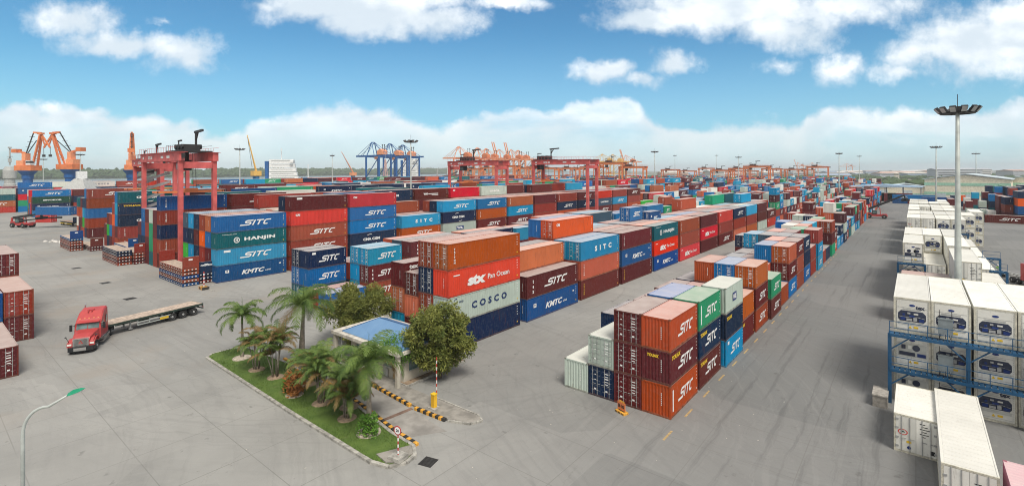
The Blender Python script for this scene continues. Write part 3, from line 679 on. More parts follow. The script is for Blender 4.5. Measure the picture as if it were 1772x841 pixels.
for i, c in enumerate(CT):
    if 'ctr' in c: c['x'] = c['ctr'][0] + WID/2; c['y'] = c['ctr'][1] - c['L']/2
    hx, hy = WID/2, c['L']/2; cx, cyy = c['x']-hx, c['y']+hy
    if abs(abs(c.get('rz', 0))-math.pi/2) < .3: hx, hy = hy, hx
    c['cen'] = (cx, cyy)
    x0, x1, y0, y1, z0, z1 = cx-hx, cx+hx, cyy-hy, cyy+hy, c['z'], c['z']+c['H']
    raster([(x1,y0,z0),(x1,y1,z0),(x1,y1,z1),(x1,y0,z1)], i); raster([(x0,y0,z0),(x1,y0,z0),(x1,y0,z1),(x0,y0,z1)], i)
    if z1 < CAM_H: raster([(x0,y0,z1),(x1,y0,z1),(x1,y1,z1),(x0,y1,z1)], i)
cnt = np.bincount(ib[ib >= 0], minlength=len(CT))
order = sorted(range(len(CT)), key=lambda i: -cnt[i])
pick = [i for i in order[:285] if cnt[i] > 0]
pset = set(pick)
ORD = ['front', 'second', 'third', 'fourth', 'fifth', 'sixth', 'seventh', 'eighth', 'ninth', 'tenth', 'eleventh', 'twelfth', 'thirteenth', 'fourteenth', 'fifteenth', 'sixteenth', 'seventeenth', 'eighteenth', 'nineteenth', 'twentieth']
TI = ['on the ground', 'second up', 'third up', 'fourth up', 'fifth up']
LT = dict(S='slanted white letters', K='italic white lettering', H='round emblem and white letters', X='big white lettering', C='wide-spaced navy letters', c='small white name', G='white name between arcs', W='wide-spaced white letters',
          A='small white corner logo', T='vertical white letters', Y='vertical yellow letters', D='blue square logo', M='small corner name', P='pale placard', I='yellow corner name', U='white name', Z='white name', L='white name', R='white name', J='white name', E='stacked letters')
def ordn(k): return ORD[k] if k < len(ORD) else 'far-back'
for i in pick:
    c = CT[i]; ex = LT.get(c['l'][:1], 'doors facing front' if c['d'] else 'no lettering')
    colw = ['aisle side', 'second column', 'third column', 'fourth column', 'fifth column', 'sixth column'][min(c['col'], 5)]
    lab = f"{CN[c['c']]} container, {ex}, {TI[c['t']]}, {ordn(c['bay'])} stack, {colw}, {c['blk']}"
    ws = lab.replace(',', '').split()
    if len(ws) > 16: lab = f"{CN[c['c']]} container, {TI[c['t']]}, {ordn(c['bay'])} stack, {colw}, {c['blk']}"; ws = lab.split()
    if len(ws) > 16: lab = ' '.join(ws[:16])
    if lab in LABELS: lab = f"{CN[c['c']]} {'long' if c['L']>9 else 'short'} container, {TI[c['t']]}, {ordn(c['bay'])} stack, {colw}, {c['blk']}"; lab = ' '.join(lab.split()[:16])
    LABELS.add(lab)
    dist = (c['x']*sy_ + c['y']*cy_)
    place_container(c, cnt[i] > 40 and dist < 150, lab, 'containers stacked in the ' + c['blk'])
# the rest of the yard: one mesh of box-shaped containers with lettering, each box its own colour
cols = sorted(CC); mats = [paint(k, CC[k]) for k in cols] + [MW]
V = []; Fc = []; Mi = []
lg = TG['S']
for i, c in enumerate(CT):
    if i in pset: continue
    x1 = c['x']; x0 = x1-WID; y0 = c['y']; y1 = y0+c['L']; z0 = c['z']; z1 = z0+c['H']
    if abs(abs(c.get('rz', 0))-math.pi/2) < .3:
        mx, my = (x0+x1)/2, (y0+y1)/2; x0, x1, y0, y1 = mx-c['L']/2, mx+c['L']/2, my-WID/2, my+WID/2
    g = .04; o = len(V)
    V += [(x0,y0,z0),(x1,y0,z0),(x1,y1,z0),(x0,y1,z0),(x0,y0,z1),(x1,y0,z1),(x1,y1,z1),(x0,y1,z1)]
    fs = [(4,5,6,7),(0,1,5,4),(1,2,6,5),(2,3,7,6),(3,0,4,7),(0,3,2,1)]; Fc += [tuple(o+k for k in f) for f in fs]; Mi += [cols.index(c['c'])]*6
    if c['l'] and cnt[i] > 0 and x1 - x0 < 3:
        o = len(V); yc = (y0+y1)/2; zc = (z0+z1)/2; s = c['L']*.5/4.8
        V += [(x1+.02, yc+a*s, zc+b*1.0) for a, b in lg[0]]; Fc += [tuple(o+k for k in f) for f in lg[1]]; Mi += [len(cols)]*len(lg[1])
    if c['d'] and cnt[i] > 0:
        for q in range(4):
            o = len(V); a = x0+.45+q*.45; V += [(a,y0-.02,z0+.4),(a+.05,y0-.02,z0+.4),(a+.05,y0-.02,z1-.3),(a,y0-.02,z1-.3)]; Fc.append((o,o+1,o+2,o+3)); Mi.append(len(cols))
me = bpy.data.meshes.new('distant_containers'); me.from_pydata(V, [], Fc)
for m_ in mats: me.materials.append(m_)
me.polygons.foreach_set('material_index', Mi); me.update()
o = link('distant_containers', me); tag(o, 'distant mass of stacked shipping containers in many colours filling the yard', 'containers', kind='stuff')
print('containers', len(CT), 'picked', len(pick), 'smallest', cnt[pick[-1]])
# ------------------------------------------------------------------ cranes, masts, ships
MR = material('gantry_red', (.58,.115,.11), .6, var=.2, scale=.6); MO = material('crane_orange', (.70,.21,.075), .55, var=.15, scale=.4); MOR = material('pale_orange', (.82,.34,.17), .6, var=.1)
MB_ = material('crane_blue', (.008,.10,.32), .5, var=.15, scale=.4); MSB = material('steel_blue', (.02,.16,.36), .5, var=.15); MYL = material('crane_yellow', (.78,.48,.12), .5)
MCW = material('mast_white', (.47,.51,.49), .5, .1); MSW = material('ship_white', (.78,.80,.80), .5); MSK = material('ship_black', (.03,.035,.045), .5); MCG = material('silo_grey', (.42,.43,.42), .6)
def at(u, fw):
    a = (u - 909.9)/FOC; return (a*fw*cy_ + fw*sy_, -a*fw*sy_ + fw*cy_)
def zat(v, fw): return CAM_H - (v - 295.9)/FOC*fw
def wheel(name, parent, x, y, z, r, w_, axis='Y', mats=None, hub=True):
    """tyre with tread shoulder, rim as its child; axis = axle direction"""
    def rot(m):
        return m
    prof = [(r*.58,-w_/2),(r*.9,-w_/2),(r,-w_*.36),(r,w_*.36),(r*.9,w_/2),(r*.58,w_/2)]
    Rm = Matrix.Rotation(R(90), 4, 'X') if axis == 'Y' else Matrix.Rotation(R(90), 4, 'Y')
    mb = MB(); mb.x = Matrix.Translation((x, y, z)) @ Rm; mb.lathe(prof, 20)
    t = mb.build(name, [MRB], parent, smooth=False)
    h = MB(); h.x = mb.x; h.lathe([(r*.1,-w_/2-.01),(r*.2,-w_/2-.03),(r*.5,-w_*.30),(r*.6,-w_/2-.012),(r*.6,w_/2+.012),(r*.5,w_*.30),(r*.2,w_/2+.03),(r*.1,w_/2+.01)], 16)
    h.build('rim', [mats or MST], t); return t
def make_rtg(label, loc, span=23.5, base=6.4, top=24.0, text='RTG', mat=None, trolley=.35, detail=True):
    mat = mat or MR
    t = thing('gantry_crane', label, 'gantry crane', loc, 0, 'gantry cranes straddling the container blocks')
    hs, hb = span/2, base/2
    for sx in (-1, 1):
        for sy in (-1, 1):
            MB().box(sx*hs-.48, sy*hb-.36, 1.7, sx*hs+.48, sy*hb+.36, top).build('leg', [mat], t)
        s = MB(); s.box(sx*hs-.45, -hb-2.2, 1.1, sx*hs+.45, hb+2.2, 1.95); s.box(sx*hs-.4, -hb+.42, top-3.2, sx*hs+.4, hb-.42, top-1.9); s.build('sill_beam', [mat], t)
        for sy in (-1, 1):
            for q in (-1.1, 1.1): wheel('wheel', t, sx*hs, sy*hb+q, .78, .78, .5, 'X')
    for sy in (-1, 1):
        gd = MB(); gd.box(-hs-.56, sy*hb-.5, top-1.7, hs+.9, sy*hb+.5, top+.02); gd.box(-hs-.9, sy*hb-.9, top+.03, hs+1.2, sy*hb+.9, top+.09)
        for k in range(int(span/1.5)): gd.tube([(-hs+k*1.5, sy*(hb+.85), top+.09), (-hs+k*1.5, sy*(hb+.85), top+1.1)], .03, 4)
        gd.tube([(-hs, sy*(hb+.85), top+1.1), (hs, sy*(hb+.85), top+1.1)], .03, 4)
        o = gd.build('girder', [mat], t)
        if sy < 0 and detail:
            x = MB(); v, f = fill(TG[text], 2.9, .75); x.add([(a-hs*.45, -hb-.52, top-.85+b) for a, b in v], f)
            for k, ww in ((-.9, .8), (.15, 1.6), (.45, 1.9)): x.add([(hs*k+a, -hb-.52, top-.85+b) for a, b in ((0,-.25),(ww,-.25),(ww,.25),(0,.25))], [(0,1,2,3)])
            x.build('lettering', [MW], o)
    tx = -hs + span*trolley
    tr = MB(); tr.box(tx-3.4, -hb-.2, top+.15, tx+3.4, hb+.2, top+.45)
    for a in (-2.2, -.4, 1.6): tr.box(tx+a-.7, -1.6, top+.45, tx+a+.8, 1.2, top+1.7); tr.tube([(tx+a, -1.9, top+1.3), (tx+a, 1.7, top+1.3)], .5, 10)
    for k in range(6): tr.tube([(tx-3.3+k*1.32, -hb-.1, top+.4), (tx-3.3+k*1.32, -hb-.1, top+1.5)], .035, 4)
    tr.tube([(tx-3.3, -hb-.1, top+1.5), (tx+3.3, -hb-.1, top+1.5)], .035, 4); tr.tube([(tx-3.3, hb+.1, top+1.5), (tx+3.3, hb+.1, top+1.5)], .035, 4)
    tr.tube([(tx+2.3, .5, top+.4), (tx+2.3, .5, top+4.4)], .22, 8); tr.bar((tx+1.7, .5, top+4.3), (tx+6.0, .5, top+4.5), .35, .45); tr.bar((tx+2.3, .5, top+2.6), (tx+3.4, .5, top+4.2), .25)
    tr.tube([(tx-2.9, -1, top+.4), (tx-2.9, -1, top+2.6)], .12, 6); tr.bar((tx-3.1, -1, top+2.6), (tx-1.2, -1, top+2.65), .25, .3)
    o = tr.build('trolley', [MDK], t)
    cb_ = MB(); cb_.box(tx-3.2, -1.3, top-3.6, tx-1.4, .9, top-1.4); cb_.box(tx-2.9, -.9, top-1.4, tx-1.7, .5, top+.15); cab = cb_.build('operator_cab', [MDK], t)
    MB().box(tx-3.23, -1.33, top-3.4, tx-1.37, -1.0, top-2.2).build('window', [MGL], cab)
    sp = MB(); z = top-8.2; sp.box(tx-1.2, -5.9, z, tx-.8, 5.9, z+.35); sp.box(tx+.8, -5.9, z, tx+1.2, 5.9, z+.35); sp.box(tx-1.2, -6.1, z, tx+1.2, -5.7, z+.35); sp.box(tx-1.2, 5.7, z, tx+1.2, 6.1, z+.35); sp.box(tx-1.3, -1.2, z+.35, tx+1.3, 1.2, z+.9)
    sp.build('spreader', [MO], t)
    rp = MB()
    for a in (-.9, .9):
        for b in (-1, 1): rp.tube([(tx+a, b, z+.8), (tx+a*.8, b*.8, top)], .04, 4)
    rp.build('hoist_rope', [MDK], t)
    la = MB()
    for k in range(9):
        a, b = (hs-.9 if k % 2 else hs+.9), (hs+.9 if k % 2 else hs-.9); la.bar((-hs-.9, -hb+.6+(k % 2)*.0, 3+k*2.1), (-hs-.9, hb-.8, 4.6+k*2.1), .12, .6)
    la.build('stairs', [MST], t)
    eb = MB(); eb.box(hs-.5, -hb+.6, 2, hs+1.1, hb-.6, 4.2); eb.build('engine_house', [mat], t)
    fe = MB()
    for k in range(6): fe.tube([(hs+1.3+k*.35, -hb-.2, top-.2), (hs+1.35+k*.35, -hb-.2, top-2.2), (hs+1.5+k*.35, -hb-.2, top-.2)], .06, 4)
    fe.build('cable_festoon', [MDK], t)
    return t
make_rtg('red gantry crane nearest the camera, left, with large dark trolley', (-126.3, 37.6, 0), 23.6, 6.0, 23.4, text='RTG6', trolley=.80)
make_rtg('red gantry crane partly hidden behind the large left one', (-163.5, 44.6, 0), 23.6, 5.6, 22.8, text='RTG', trolley=.2)
make_rtg('red gantry crane in the middle over the left block', (-103.6, 154.9, 0), 24.2, 6.4, 23.5, trolley=.14)
make_rtg('red gantry crane left of the middle one, ahead of orange quay cranes', (-131, 136.5, 0), 24.5, 6.0, 23.2, trolley=.3)
def make_sts(label, loc, mat, hmat, s=1., boom_up=False, n=0):
    t = thing('quay_crane', label, 'quay crane', loc, 0, 'container cranes along the quay')
    gx, gy = 13*s, 8.5*s; zt = 38*s
    for sx in (-1, 1):
        for sy in (-1, 1): MB().bar((sx*gx, sy*gy, 0), (sx*gx, sy*gy, zt), 1.5*s, 1.7*s).build('leg', [mat], t)
    fr = MB()
    for sx in (-1, 1): fr.box(sx*gx-.6*s, -gy, 4*s, sx*gx+.6*s, gy, 5.6*s); fr.box(sx*gx-.6*s, -gy, zt-1.6*s, sx*gx+.6*s, gy, zt)
    for sy in (-1, 1): fr.box(-gx, sy*gy-.5*s, 11*s, gx, sy*gy+.5*s, 12.4*s); fr.bar((-gx, sy*gy, 12*s), (gx, sy*gy, zt-1), .7*s)
    fr.build('portal_frame', [mat], t)
    bm_ = MB()
    for sy in (-1, 1):
        bm_.box(-gx-30*s if not boom_up else -gx-2*s, sy*2.4*s-.5*s, zt-.6*s, gx+16*s, sy*2.4*s+.5*s, zt+1.4*s)
        if boom_up: bm_.bar((-gx-2*s, sy*2.4*s, zt), (-gx-12*s, sy*2.4*s, zt+30*s), 1*s, 1.6*s)
    bm_.build('boom', [mat], t)
    af = MB(); ax = -gx+2*s; za = zt+17*s
    for sy in (-1, 1):
        af.bar((-gx, sy*gy*.9, zt), (ax, sy*2*s, za), .8*s); af.bar((gx*.2, sy*gy*.9, zt), (ax, sy*2*s, za), .6*s)
    af.bar((ax, -2*s, za), (ax, 2*s, za), .8*s); af.build('apex_frame', [mat], t)
    st = MB()
    for sy in (-1, 1):
        if not boom_up: st.bar((ax, sy*2*s, za), (-gx-16*s, sy*2.4*s, zt+1), .35*s); st.bar((ax, sy*2*s, za), (-gx-28*s, sy*2.4*s, zt+1), .35*s)
        st.bar((ax, sy*2*s, za), (gx+10*s, sy*2.4*s, zt+1), .35*s)
    st.build('stay', [mat], t)
    h = MB(); h.box(2*s, -3.6*s, zt+1.5*s, 13*s, 3.6*s, zt+6*s); h.prism([(2*s, zt+6*s), (7.5*s, zt+8.4*s), (13*s, zt+6*s)], -3.6*s, 3.6*s); h.build('machinery_house', [hmat], t)
    c = MB(); c.box(-6*s, -1.6*s, zt-4*s, -3*s, 1.6*s, zt-.8*s); c.build('operator_cab', [hmat], t)
    m2 = MB()
    for q in (8*s, 12*s): m2.tube([(q, 0, zt+6*s), (q, 0, zt+13*s)], .35*s, 6); m2.cbox(q, 0, zt+13*s, 1*s, 1*s, 1.4*s)
    m2.build('floodlight_pole', [MDK], t)
    return t
for i, (u, fw) in enumerate([(655, 600), (684, 635), (706, 665)]):
    x, y = at(u, fw); make_sts(['blue quay crane on the left with its boom over the river', 'middle blue quay crane with orange machinery house', 'right-hand blue quay crane beside a lighting mast'][i], (x, y, 0), MB_, MOR, 1.0)
for i, (u, fw, up_) in enumerate([(803, 760, 0), (835, 800, 0), (850, 830, 0), (872, 860, 1), (893, 880, 1), (905, 900, 0), (1050, 1120, 0), (1068, 1150, 0), (1090, 1200, 1), (1385, 2100, 1), (1410, 2200, 0), (1470, 2400, 0)]):
    x, y = at(u, fw); lab = ['pale orange quay crane, leftmost of the orange row', 'pale orange quay crane second from left in the row', 'pale orange quay crane third from left in the row', 'orange quay crane with raised boom left of the red gantry', 'orange quay crane with raised boom touching the red gantry', 'orange quay crane just behind the red gantry leg',
       'yellow-orange quay crane just right of the red gantry', 'yellow-orange quay crane second right of the red gantry', 'orange quay crane with raised boom by a lighting mast', 'distant hazy quay crane with raised boom', 'distant hazy quay crane with level boom', 'faint hazy quay crane furthest along the quay'][i]
    make_sts(lab, (x, y, 0), MOR if i not in (6, 7) else MYL, MO if i not in (6, 7) else MYL, 1.04 if i < 9 else .95, bool(up_))
rg = [(820, 560), (845, 620), (905, 600), (925, 680), (1000, 700), (1040, 760), (1160, 640), (1270, 760), (1350, 820), (1300, 900), (880, 470), (948, 520), (985, 560), (1020, 600), (1060, 430), (1095, 420), (1250, 520), (1280, 560), (1310, 470), (1335, 640), (1375, 620), (1415, 600), (1190, 700), (1222, 760), (1395, 800)]
proto = None
for i, (u, fw) in enumerate(rg):
    x, y = at(u, fw)
    if proto is None: proto = make_rtg('x', (x, y, 0), 22, 7, 22.5, mat=MO, detail=False); o = proto
    else: o = copy_tree(proto); o.location = (x, y, 0); o.scale = (1, 1, (1.0 if u < 1150 else .84) + .22*rnd.random())
    o['label'] = f"orange yard gantry crane far off, {['left of the left-middle red gantry','behind the left-middle red gantry','between the two middle red gantries','second between the two middle red gantries','small one inside the red gantry opening','far one right of the red gantry','left of the right-hand orange row','far behind the right-hand orange row','furthest right of the orange row','faintest one above the right boxes','behind the middle red gantry','seen between the red gantry legs','left of centre under the red girder','near the right red gantry leg','beside the yellow-orange quay cranes','right of the yellow-orange quay cranes','tallest pair right of the lighting mast','second in the right-hand row','nearest in the right-hand row','fourth in the right-hand row','left of the hazy quay cranes','among the hazy quay cranes','between two lighting masts','right of the short mast','furthest of the hazy ones'][i]}"
    o['group'] = 'orange yard gantry cranes in the distance'
# level-luffing jib cranes on blue columns
def make_jib(label, loc, rz, lift=68, s=1.):
    t = thing('jib_crane', label, 'harbour crane', loc, rz, 'orange jib cranes on blue columns')
    MB().lathe([(2.7*s, 0), (2.6*s, 15*s), (3.1*s, 15.4*s), (3.1*s, 18*s), (4.9*s, 20.3*s), (5.2*s, 21*s)], 20).build('column', [MB_], t)
    p = MB(); p.box(-5.5*s, -4*s, 21.1*s, 6*s, 4*s, 24.6*s); p.build('slewing_platform', [MO], t)
    h = MB(); h.box(-5*s, -3*s, 24.6*s, 0*s, 3*s, 28*s); h.box(-2.4*s, -1.8*s, 28*s, .2*s, 1.8*s, 33*s); h.build('machinery_house', [MOR], t)
    c = MB(); c.box(3*s, -4.4*s, 25*s, 6*s, -1.6*s, 28*s); cab = c.build('operator_cab', [MSW], t); MB().box(3.1*s, -4.43*s, 26.2*s, 6.03*s, -1.7*s, 27.6*s).build('window', [MGL], cab)
    a = R(lift); tip = Vector((4*s + 21.5*s*math.cos(a), 0, 25*s + 21.5*s*math.sin(a)))
    j = MB()
    for sy in (-1, 1): j.bar((5*s, sy*1.8*s, 24*s), (tip.x, sy*.6*s, tip.z), .85*s, 1.1*s)
    for k in range(1, 7): q = Vector((5*s, 0, 25*s)).lerp(tip, k/7); j.bar((q.x, -1.6*s*(1-k/9), q.z), (q.x, 1.6*s*(1-k/9), q.z), .3*s); q2 = Vector((5*s, 0, 25*s)).lerp(tip, (k+1)/8); j.bar((q.x, -1.6*s*(1-k/9), q.z), (q2.x, 1.6*s*(1-k/9), q2.z), .25*s)
    j.build('jib', [MO], t)
    f = MB(); e2 = tip + Vector((6.5*s, 0, -9*s)); e3 = tip + Vector((-5*s, 0, 1.5*s))
    f.bar(e3, tip + Vector((0, 0, 1.2*s)), 1.2*s); f.bar(tip + Vector((0, 0, .8*s)), e2, .7*s, 1.0*s); f.bar(tip, tip + Vector((3*s, 0, -8*s)), .6*s); f.cbox(tip.x, 0, tip.z+.8*s, 3*s, 2.4*s, 1.2*s); f.build('fore_jib', [MO], t)
    st = MB(); st.bar(e3, (-1*s, 0, 33*s), .5*s); st.bar((tip.x-3*s, 0, tip.z-4*s), (0, 0, 33*s), .4*s)
    for k in range(3): q = Vector((-1*s, 0, 33*s)).lerp(e3, .3+.25*k); st.cbox(q.x, 0, q.z, 2.4*s, 1.6*s, .2*s)
    st.build('tie_rod', [MDK], t)
    cw = MB(); cw.bar((-1*s, 0, 33*s), (-7*s, 0, 34.5*s), .9*s, 1.2*s); cw.box(-9.5*s, -2*s, 33.4*s, -6*s, 2*s, 36*s); cw.build('counterweight', [MO], t)
    r_ = MB(); r_.tube([e2, e2 + Vector((0, 0, -5*s))], .15*s, 5); r_.cbox(e2.x, 0, e2.z-5.5*s, 1.5*s, 1*s, 1.6*s); r_.build('hook_block', [MDK], t)
    return t
x, y = at(48, 335); make_jib('orange jib crane on a thick blue column, leftmost', (x, y, 0), R(38), 76, .98)
x, y = at(121, 345); make_jib('orange jib crane with dark fore-jib reaching left', (x, y, 0), R(216), 68, 1.02)
x, y = at(228, 352); make_jib('orange jib crane seen edge-on beside the red gantry', (x, y, 0), R(165), 80, 1.0)
# slim yellow jib crane and a second far one
def slim_crane(label, u, fw, vt, lean, mat):
    x, y = at(u, fw); zt = zat(vt, fw); t = thing('slewing_crane', label, 'crane', (x, y, 0), 0, 'slim yellow cranes on the quay')
    MB().lathe([(2.6, 0), (2.4, zt*.33)], 12).build('column', [MSB if lean < 0 else mat], t); MB().box(-3, -3, zt*.33, 3, 3, zt*.33+4).build('machinery_house', [mat], t)
    j = MB(); a, b = Vector((0, 0, zt*.33+4)), Vector((lean*cy_, -lean*sy_, zt))
    for q in (-.9, .9): j.bar(a + Vector((q, 0, 0)), b, .5)
    for k in range(1, 9): p = a.lerp(b, k/9); j.bar(p + Vector((-.9*(1-k/9), 0, 0)), a.lerp(b, (k+.8)/9.8) + Vector((.9*(1-k/9), 0, 0)), .25)
    j.build('jib', [mat], t); MB().bar(b, (0, -3, zt*.33+7), .2).build('stay', [MDK], t); return t
slim_crane('slim yellow lattice crane standing left of the white ship', 443, 400, 233, -7, MYL)
slim_crane('pale yellow crane column behind the blue quay cranes', 611, 600, 262, -14, MOR)
# ---- lighting masts
def make_mast(label, loc, H, head=2.2, r0=.36, n=12):
    t = thing('lighting_mast', label, 'lighting mast', loc, 0, 'tall lighting masts in the yard')
    MB().tube([(0, 0, 0), (0, 0, H*.33), (0, 0, H*.34), (0, 0, H*.67), (0, 0, H*.68), (0, 0, H)], [r0, r0*.84, r0*.8, r0*.62, r0*.58, r0*.42], 14).build('pole', [MCW], t, smooth=True)
    MB().box(-r0*1.5, -r0*1.5, 0, r0*1.5, r0*1.5, .25).build('base_plate', [MST], t)
    c = MB()
    for k in range(16): a, b = 2*math.pi*k/16, 2*math.pi*(k+1)/16; c.bar((head*.72*math.cos(a), head*.72*math.sin(a), H-.5), (head*.72*math.cos(b), head*.72*math.sin(b), H-.5), .14, .22)
    for k in range(4): a = math.pi*k/2+.3; c.bar((0, 0, H-.5), (head*.72*math.cos(a), head*.72*math.sin(a), H-.5), .12)
    c.box(-.6, -.35, H-.4, .6, .35, H+.15); c.tube([(0, 0, H), (0, 0, H+head*.75)], .03, 5); c.build('lamp_carriage', [MDK], t)
    for k in range(n):
        a = 2*math.pi*(k+.5)/n; l = MB(); l.x = Matrix.Rotation(a, 4, 'Z') @ Matrix.Translation((head*.86, 0, H-.2)) @ Matrix.Rotation(R(38), 4, 'Y'); l.box(-.12, -.3*head/2.2, -.32, .1, .3*head/2.2, .32)
        f = l.build('floodlight', [MDK], t)
        g_ = MB(); g_.x = l.x; g_.box(.1, -.26*head/2.2, -.28, .125, .26*head/2.2, .28); g_.build('lens', [MST], f)
    return t
make_mast('nearest and tallest lighting mast, rising between the white boxes', (3.4, 66.3, 0), 25.7, 1.85, .37)
for (u, fw, vt, lab, hd) in [(711, 150, 243, 'lighting mast with a wide lamp ring in front of blue quay cranes', 2.3), (1620, 222, 256, 'lighting mast just left of the nearest mast', 2.4), (1689, 330, 268, 'lighting mast at the right by the green warehouse', 2.4),
      (1452, 315, 267, 'thin lighting mast in the haze at the end of the block', 2.2), (1278, 400, 273, 'short-looking lighting mast above the right-hand orange gantries', 2.6), (1133, 277, 263, 'lighting mast over the middle of the yard', 2.2), (415, 228, 256, 'lighting mast right of the large red gantry', 2.4),
      (139, 295, 265, 'lighting mast right of the two orange jib cranes', 2.4), (75, 383, 273, 'lighting mast between the two orange jib cranes', 2.6), (1487, 520, 272, 'faint far lighting mast on the right', 2.4), (575, 330, 268, 'thin lighting mast left of the blue quay cranes', 1.6), (1240, 700, 270, 'faint mast among the distant gantries', 2.6), (1168, 600, 270, 'faint mast left of the right-hand gantries', 2.4)]:
    x, y = at(u, fw); make_mast(lab, (x, y, 0), zat(vt, fw), hd, .33 if fw < 200 else .42, 10)
# ---- ships and the grey mixing tower
def make_ship(label, u, fw, hullmat, L=110, Hh=7, sup=(-48, 16, 22), funnel=MB_, rz=None, super_z=1.):
    x, y = at(u, fw); t = thing('cargo_ship', label, 'ship', (x, y, 0), R(90) if rz is None else rz, 'ships moored at the quay')
    hw = 9
    secs = [(-L/2, .75), (-L/2+6, .95), (-L/4, 1), (L/4, 1), (L/2-14, .8), (L/2-5, .4), (L/2, .03)]
    mb = MB(); vs = []
    for s_, k in secs:
        ex = 2.5 if s_ > L/2-15 else 0
        vs += [(s_-1, -hw*k*.8, -1), (s_-1, hw*k*.8, -1), (s_+ex, hw*k, Hh+ex*.8), (s_+ex, -hw*k, Hh+ex*.8)]
    fs = []
    for i in range(len(secs)-1):
        for k in range(4): fs.append((i*4+k, i*4+(k+1) % 4, (i+1)*4+(k+1) % 4, (i+1)*4+k))
    fs += [(0,1,2,3), tuple(4*(len(secs)-1)+k for k in (3,2,1,0))]
    mb.add(vs, fs).build('hull', [hullmat], t)
    d = MB(); x0, ln, hh = sup; 
    n = 5
    for k in range(n): d.box(x0, -hw*.85+k*.5, Hh+hh*k/n, x0+ln-k*1.0, hw*.85-k*.5, Hh+hh*(k+.88)/n)
    d.box(x0+ln-7, -hw*1.05, Hh+hh*.82, x0+ln-4, hw*1.05, Hh+hh*.93)
    s_ = d.build('superstructure', [MSW], t)
    wn = MB()
    for k in range(n): wn.box(x0+ln-k*1.0+.01, -hw*.7, Hh+hh*(k+.5)/n, x0+ln-k*1.0+.08, hw*.7, Hh+hh*(k+.58)/n); wn.box(x0+2, hw*.85-k*.5, Hh+hh*(k+.5)/n, x0+ln-3-k, hw*.85-k*.5+.06, Hh+hh*(k+.58)/n); wn.box(x0+2, -hw*.85+k*.5-.06, Hh+hh*(k+.5)/n, x0+ln-3-k, -hw*.85+k*.5, Hh+hh*(k+.58)/n)
    wn.build('window', [MGL], s_)
    f = MB(); f.prism([(x0-4, Hh), (x0-1, Hh), (x0-1, Hh+hh*.9), (x0-4.5, Hh+hh*.9)], -2.6, 2.6); f.build('funnel', [funnel], t)
    m = MB(); m.tube([(x0+ln*.4, 0, Hh+hh), (x0+ln*.4, 0, Hh+hh+11)], .35, 6); m.bar((x0+ln*.4, -3, Hh+hh+6), (x0+ln*.4, 3, Hh+hh+6), .35); m.cbox(x0+ln*.4, 0, Hh+hh+8, 1, 3.4, .6)
    m.tube([(L/2-12, 0, Hh), (L/2-12, 0, Hh+16)], .4, 6); m.build('mast', [MSW], t)
    if L > 70:
        for q in (-.1, .2):
            c = MB(); c.tube([(L*q, 0, Hh), (L*q, 0, Hh+11)], .9, 8); c.bar((L*q, 0, Hh+10), (L*q+18, 0, Hh+13), .8); c.build('deck_crane', [MCG], t)
    return t
make_ship('white ship superstructure with a blue funnel left of the blue cranes', 494, 500, MSW, 66, 11, (-14, 26, 21), rz=R(58))
make_ship('white ship superstructure showing behind the right blue quay crane', 735, 720, MSK, 90, 12, (-30, 22, 26), rz=R(40))
make_ship('black-hulled ship with white bridge left of a red gantry', 800, 900, MSK, 90, 14, (10, 16, 12), rz=R(150))
x, y = at(17, 390); t = thing('mixing_tower', 'grey stepped tower standing by the river at the far left', 'tower', (x, y, 0))
MB().lathe([(3.6, 0), (3.6, 10), (3.1, 10.6), (3.1, 14), (4.0, 15), (4.0, 21), (2.8, 24)], 20).build('tank', [MCG], t)
b_ = MB(); b_.tube([(0, 0, 25), (0, 0, 39)], .5, 8); b_.cbox(0, 0, 32, 3, 3, .4); b_.cbox(0, 0, 29, 2, 2, 3); b_.tube([(-1.4, 0, 28), (-1.4, 0, 38)], .12, 5); b_.cbox(0, 0, 39, 2, 2, 1.2); b_.build('vent_stack', [MCG], t)
x, y = at(667, 560); t = thing('lattice_mast', 'red and white lattice mast by the river', 'mast', (x, y, 0)); lm = MB()
for q in (-1, 1):
    for p in (-1, 1): lm.bar((q*2.6, p*2.6, 0), (q*.4, p*.4, 33), .4)
for k in range(11): w0 = 2.6-2.2*k/11; lm.box(-w0, -w0, 3*k, w0, w0, 3*k+.4); lm.bar((-w0, -w0, 3*k), (w0, -w0, 3*k+3), .25); lm.bar((w0, w0, 3*k), (-w0, w0, 3*k+3), .25)
lm.build('lattice', [material('mast_stripe', (.66,.45,.42), .6)], t); MB().tube([(0, 0, 33), (0, 0, 42)], .15, 5).build('aerial', [MST], t)
x, y = at(141, 262); t = thing('hopper', 'pale grey conical hopper standing behind the boxes at left', 'hopper', (x, y, 0))
MB().lathe([(12.5, 5.5), (12.5, 6.5), (3, 16)], 4).build('hopper_body', [MCG], t); hp = MB(); hp.box(-2, -2, 16, 2, 2, 20); hp.build('hopper_head', [MSW], t)
for sx in (-1, 1):
    for sy in (-1, 1): MB().bar((sx*7.5, sy*7.5, 0), (sx*7.5, sy*7.5, 6), .5).build('leg', [MST], t)
